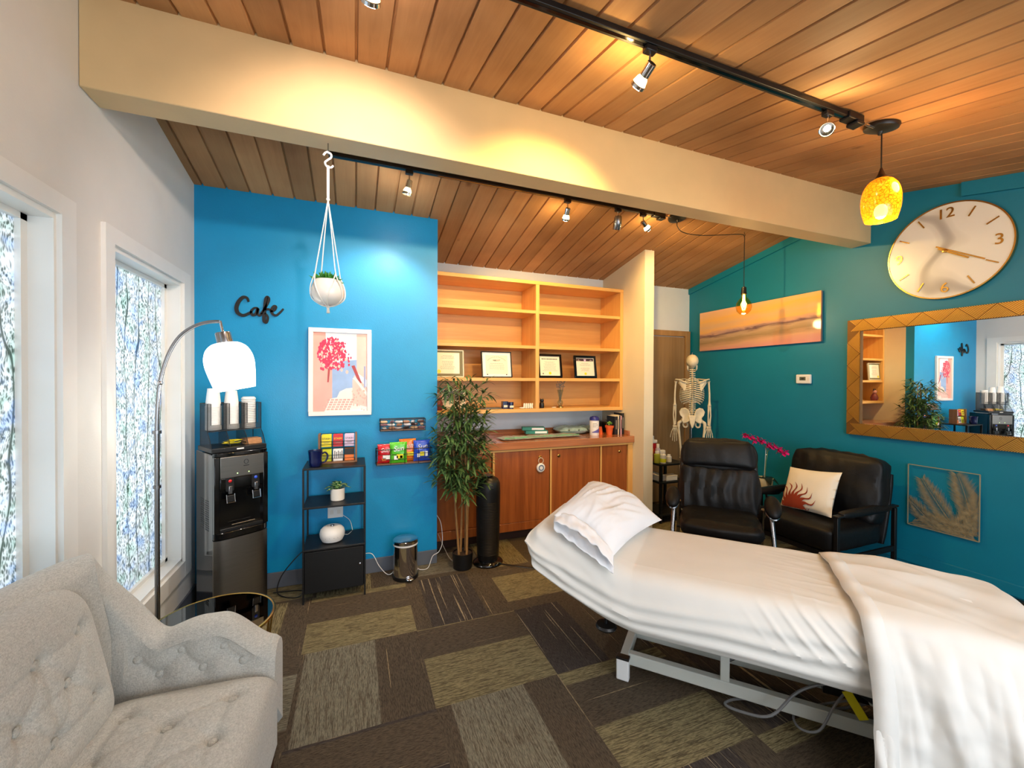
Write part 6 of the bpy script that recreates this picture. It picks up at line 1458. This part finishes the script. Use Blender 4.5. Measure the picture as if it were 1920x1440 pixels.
# draped flat sheet over the foot half
def drape_pt(u, v):
    a = .14 + u * 1.22; aend = .79
    b = .38 - v * 1.42
    yN, yF = -.352, .352
    T = .664 + .012 * math.exp(-((a - .42) / .14) ** 2) * (1 - .3 * abs(b)) + .012 * sin(a * 7)
    sp_ = lambda q, r=.045: .5 * (q + math.sqrt(q * q + r * r))
    oa = sp_(a - aend); obN = sp_(yN - b); obF = sp_(b - yF)
    oa = 0 if oa < .0012 else oa; obN = 0 if obN < .0008 else obN
    hang = (oa ** 2.4 + obN ** 2.4) ** (1 / 2.4) if (oa > 0 or obN > 0) else 0
    x = a - oa + .10 * (1 - math.exp(-oa * 4)) + .05 * oa; y = b + obN - obF - .09 * (1 - math.exp(-obN * 6)) - .03 * obN + .02 * obF
    z = T - hang - obF * .6
    # folds
    h = sstep(.0, .5, obN); hA = sstep(.03, .35, oa)
    fl_ = fold_noise(a * 6.5 + b * .8, b * .8, 31) + .5 * fold_noise(a * 13 + b * 2.5, b * 1.2, 33) + .2 * abs(fold_noise(a * 21, b * 3, 36))
    y -= (.030 + .10 * h) * fl_ * sstep(.0, .10, obN); x += .02 * h * fold_noise(a * 6, b * 2, 35)
    x += (.012 + .05 * hA) * fold_noise(b * 7, a * .8, 37) * sstep(-.02, .08, oa)
    topw = 1 - sstep(0, .05, obN)
    rid = 1 - abs(fold_noise(a * 2.0 + b * 4.2, b * 1.4 - a * .8, 41)) * 2.2
    z += topw * (.016 * rid + .006 * fold_noise(a * 9, b * 9, 43))
    y -= (1 - topw) * .006 * fold_noise(a * 22, b * 18, 47)
    # turned edge at the head side
    ed = sstep(.19, .14, a); x -= .0; z -= topw * ed * .006
    x += .022 * fold_noise(b * 3, 1, 50) * sstep(.5, .14, a) + .03 * (b - .36) * -.25
    if z < .012: z = .012 + .004 * fold_noise(a * 9, b * 9, 2)
    return (x, y, z)
ds = thing('drape_sheet', 'loose white sheet draped over the foot end of the treatment table down to the floor', 'sheet', tuple(TO), TA)
mb = MB(); mb.grid(drape_pt, 210, 260); mb.build('cloth', 'sheet', ds, smooth=True, fix=False, solid=.003)
mb = MB(); hem = [Vector(drape_pt(0, j / 120)) + Vector((-.001, -.001, .003)) for j in range(6, 112)]
hem2 = [Vector(drape_pt(.052, j / 120)) + Vector((0, -.002, .005)) for j in range(6, 112)]
n_ = len(hem); mb.add(hem + hem2, [(i, i + 1, n_ + i + 1, n_ + i) for i in range(n_ - 1)]); mb.build('hem', 'sheet', ds, smooth=True, fix=False, solid=.005)

# pillow on the head end
t = thing('bed_pillow', 'plump white pillow in a loose pillowcase on the raised head end of the table', 'pillow', tuple(TO), TA)
P_NR, P_FR, P_FL, P_NL = Vector((-.79, -.33, .70)), Vector((-.64, .38, .69)), Vector((-1.12, .42, .86)), Vector((-1.11, -.27, .84))
def pil(u, v, sg):
    # u: near->far, v: right->left (towards the head)
    a, b = u * 2 - 1, v * 2 - 1
    q0 = P_NR.lerp(P_FR, u); q1 = P_NL.lerp(P_FL, u); p = q0.lerp(q1, v)
    e = max(0, (1 - abs(a) ** 2.6) * (1 - abs(b) ** 2.4)) ** .55
    nrm = Vector((.24, 0, .97)); th = .13 if sg > 0 else .035
    c = Vector((-.94, .06, .77)); pin = .055 * (1 - abs(a) ** 2) * b; p = p + (c - p) * (.10 * ((1 - a * a) * abs(b) ** 3 + (1 - b * b) * abs(a) ** 3))
    p = p + nrm * sg * th * e
    if sg > 0:
        p.z += e * (.016 * fold_noise(a * 2.2 + 5, b * 2.2, 3) + .007 * (1 - abs(fold_noise(a * 1.6, b * 4.5 + a * 2, 6)) * 3) + .002 * fold_noise(a * 11, b * 11, 8))
    return tuple(p)
mb = MB(); mb.grid(lambda u, v: pil(u, v, 1), 70, 60); mb.grid(lambda u, v: pil(u, v, -1), 70, 60, True); mb.build('pillowcase', 'pillowcase', t, smooth=True)
# open end of the case: a loose lip hanging past the near edge
def lip(u, v, k):
    q = P_NR.lerp(P_NL, u) + Vector((0, .03, .0)); out = Vector((.02, -.085, -.02 - .03 * k)); up = Vector((.24, 0, .97)) * (.055 * sin(pi * u) ** .7)
    p = q + out * v + (up * (1 - .3 * v) if k == 0 else -up * .25 * (1 - v))
    p += Vector((0, .012 * fold_noise(u * 7, v * 2, 60 + k), .014 * fold_noise(u * 9, v * 2, 62 + k))); return tuple(p)
mb = MB(); mb.grid(lambda u, v: lip(u, v, 0), 50, 10); mb.grid(lambda u, v: lip(u, v, 1), 50, 10, True); mb.build('open_hem', 'pillowcase', t, smooth=True, fix=False, solid=.003)

# ================================================================== BEIGE TUFTED ARMCHAIR
t = thing('tufted_armchair', 'beige linen button tufted armchair in the near left corner', 'armchair', (-.635, 1.375, 0), RAD(87))
# local: -y front, +x the arm nearest the side table
HWD = .50
def plan(tt):
    """centre line of the wrap: tt 0 front of -x arm ... 1 front of +x arm"""
    s_ = (tt * 2 - 1); a = abs(s_); sg = 1 if s_ > 0 else -1
    if a > .45:
        k = (a - .45) / .55; return Vector((sg * (HWD - .015 * k), .18 - k * .49)), Vector((sg, 0))
    k = a / .45; ang = k * pi / 2
    x = HWD * (min(1, sin(ang) ** .8 if k > 0 else 0)); y = .18 + .115 * (max(0, cos(ang)) ** .8 if k < 1 else 0)
    n_ = Vector((sin(ang) ** 1.2 / .5 if k > 0 else 0, max(0, cos(ang)) ** 1.2 / .14 if k < 1 else 0)); n_ = n_.normalized() if n_.length > 0 else Vector((0, 1)); return Vector((sg * x, y)), Vector((sg * n_.x, n_.y))
def toph(tt):
    a = abs(tt * 2 - 1)
    y = .18 - (a - .45) / .55 * .49 if a > .45 else .18 + (.45 - a) * 1.1
    return .60 + .36 * sstep(.03, .28, y) + .05 * (1 - sstep(-.08, .12, y)) - .12 * (1 - sstep(-.32, -.13, y))
def wrap(u, v):
    p, n_ = plan(u); H = toph(u); th = .062
    a = abs(u * 2 - 1); th += .01 * sstep(.4, .9, a)
    # v: outer bottom -> over the top -> inner bottom
    if v < .35: q = v / .35; off = th; z = .13 + (H - th - .13) * q
    elif v < .65: ang = (v - .35) / .3 * pi; off = th * cos(ang); z = H - th + th * sin(ang)
    else: q = (v - .65) / .35; off = -th - .012 * sin(q * pi); z = H - th - (H - th - .30) * q
    # tufts on the inner face of the arms
    if v > .62 and a > .5:
        yy = .18 - (a - .45) / .55 * .49; dd = 0
        for by, bz in BUT: d2 = ((yy - by) / .042) ** 2 + ((z - bz) / .042) ** 2; dd += math.exp(-d2)
        for i in range(len(BUT) - 1):
            (ay, az), (cy_, cz2) = BUT[i], BUT[i + 1]; L2 = (cy_ - ay) ** 2 + (cz2 - az) ** 2; q_ = max(0, min(1, ((yy - ay) * (cy_ - ay) + (z - az) * (cz2 - az)) / L2)); d_ = math.hypot(yy - ay - q_ * (cy_ - ay), z - az - q_ * (cz2 - az)); dd += .32 * math.exp(-(d_ / .010) ** 2)
        off += .019 * dd
    nar = 1 - .16 * sstep(.62, .93, z) * sstep(-.07, .17, p.y)
    return ((p.x + n_.x * off) * nar, p.y + n_.y * off, z)
BUT = [(.11, .55), (.045, .485), (-.02, .56), (-.09, .49), (-.155, .555), (-.22, .49)]
mb = MB(); mb.grid(wrap, 330, 90); fr_o = mb.build('back_and_arms', 'linen', t, smooth=True, fix=True)
for s_ in (-1, 1):   # front faces of the arms
    uu = 1 if s_ > 0 else 0; ring = [Vector(wrap(uu, j / 60)) for j in range(61)]; c_ = sum(ring, Vector()) / 61; mb = MB(); 
    mb.add([tuple(r) for r in ring] + [tuple(r * .9 + c_ * .1 + Vector((0, -.018, 0))) for r in ring] + [tuple(c_ + Vector((0, -.022, 0)))], [(j, j + 1, 62 + j, 61 + j) for j in range(60)] + [(61 + j, 62 + j, 122) for j in range(60)] + [(60, 0, 61, 121), (121, 61, 122)]); mb.build('arm_front', 'linen', t, smooth=True)
for s_ in (-1, 1):
    for (by, bz) in BUT:
        u_ = .5 + s_ * (.45 + (.18 - by) / .49 * .55) / 2
        vb = min([i / 200 for i in range(130, 201)], key=lambda v: abs(wrap(u_, v)[2] - bz)); p = Vector(wrap(u_, vb))
        mb = MB(); mb.ball(p + Vector((-s_ * .004, 0, 0)), .011, .015, .015, 14, 8); mb.build('arm_button', 'linen', t, smooth=True)
def tuft_field(x, y, pts, sig=.030, dep=.024, pl=.006):
    dd = 0
    for bx, by in pts: dd += dep * math.exp(-((x - bx) ** 2 + (y - by) ** 2) / sig ** 2) * 1.0
    for i, (ax_, ay) in enumerate(pts):
        for (cx2, cy2) in pts[i + 1:]:
            L_ = math.hypot(cx2 - ax_, cy2 - ay)
            if L_ > .235: continue
            q_ = max(0, min(1, ((x - ax_) * (cx2 - ax_) + (y - ay) * (cy2 - ay)) / L_ ** 2)); d_ = math.hypot(x - ax_ - q_ * (cx2 - ax_), y - ay - q_ * (cy2 - ay)); dd += pl * math.exp(-(d_ / .012) ** 2)
    return min(dd, dep * 1.15)
# seat cushion
SB_ = [(x, y) for r_, y in enumerate((-.23, -.08, .07)) for x in ((-.28, -.10, .10, .28) if r_ % 2 == 0 else (-.19, 0, .19))]
def seat(u, v, top=True):
    a, b = u * 2 - 1, v * 2 - 1; x = a * .418; y = -.075 + b * .265; e = (1 - abs(a) ** 9) * (1 - abs(b) ** 9); c = 1 - .25 * max(0, abs(a * b)) ** 6
    z = .375 + (.095 * max(0, e) ** .35) * c + .02 * (1 - a * a) * (1 - b * b) - tuft_field(x, y, SB_)
    return (x * (1 - .004 * 0), y, z) if top else (x, y, .34)
mb = MB(); mb.grid(lambda u, v: seat(u, v), 110, 90); mb.grid(lambda u, v: (seat(u, v, False)), 110, 90, True)
def rim(u, v):
    k = int(u * 4) % 4; f = u * 4 - int(u * 4)
    aa, bb = [(f, 0), (1, f), (1 - f, 1), (0, 1 - f)][k]; p = Vector(seat(aa, bb)); return (p.x, p.y, .34 + (p.z - .34) * v)
mb.grid(rim, 200, 5, closed_u=True)
st_ = mb.build('seat_cushion', 'linen', t, smooth=True)
for bx, by in SB_: 
    p = seat((bx / .418 + 1) / 2, ((by + .075) / .265 + 1) / 2); mb = MB(); mb.ball((p[0], p[1], p[2] + .002), .013, .013, .006, 14, 8); mb.build('seat_button', 'linen', st_, smooth=True)
# back cushion
BB_ = [(x, z) for r_, z in enumerate((.56, .67, .78)) for x in ((-.26, -.09, .09, .26) if r_ % 2 == 0 else (-.175, 0, .175))]
def bcush(u, v, fr=True):
    a = u * 2 - 1; zt_ = .93 - .15 * abs(a) ** 6; z = .43 + v * (zt_ - .43); b = v * 2 - 1; x = a * .392 * (1 - .03 * v)
    e = max(0, (1 - abs(a) ** 6) * (1 - abs(b) ** 7)) ** .45; yb = .19 + .10 * (v - .0) * .6
    y = yb - (.105 - .03 * v) * e + (tuft_field(x, z, BB_, .030, .022, .006) if fr else 0)
    return (x, y if fr else yb, z)
mb = MB(); mb.grid(lambda u, v: bcush(u, v), 110, 90, True); mb.grid(lambda u, v: bcush(u, v, False), 110, 90)
bc_ = mb.build('back_cushion', 'linen', t, smooth=True)
for bx, bz in BB_:
    a = bx / .387; zt_ = .93 - .15 * abs(a) ** 6; p = bcush((a + 1) / 2, (bz - .43) / (zt_ - .43)); mb = MB(); mb.ball((p[0], p[1] - .002, p[2]), .013, .006, .013, 14, 8); mb.build('back_button', 'linen', bc_, smooth=True)
B(-.44, .44, -.335, .25, .13, .345).build('seat_base', 'linen', t, bevel=.02)
for sx_ in (-1, 1):
    for sy_ in (-.30, .24): mb = MB(); mb.lathe([(.016, 0), (.026, .13)], (sx_ * .43, sy_, 0), 14); mb.build('leg', M('leg_wood', (60, 38, 24), .4), t, smooth=True)
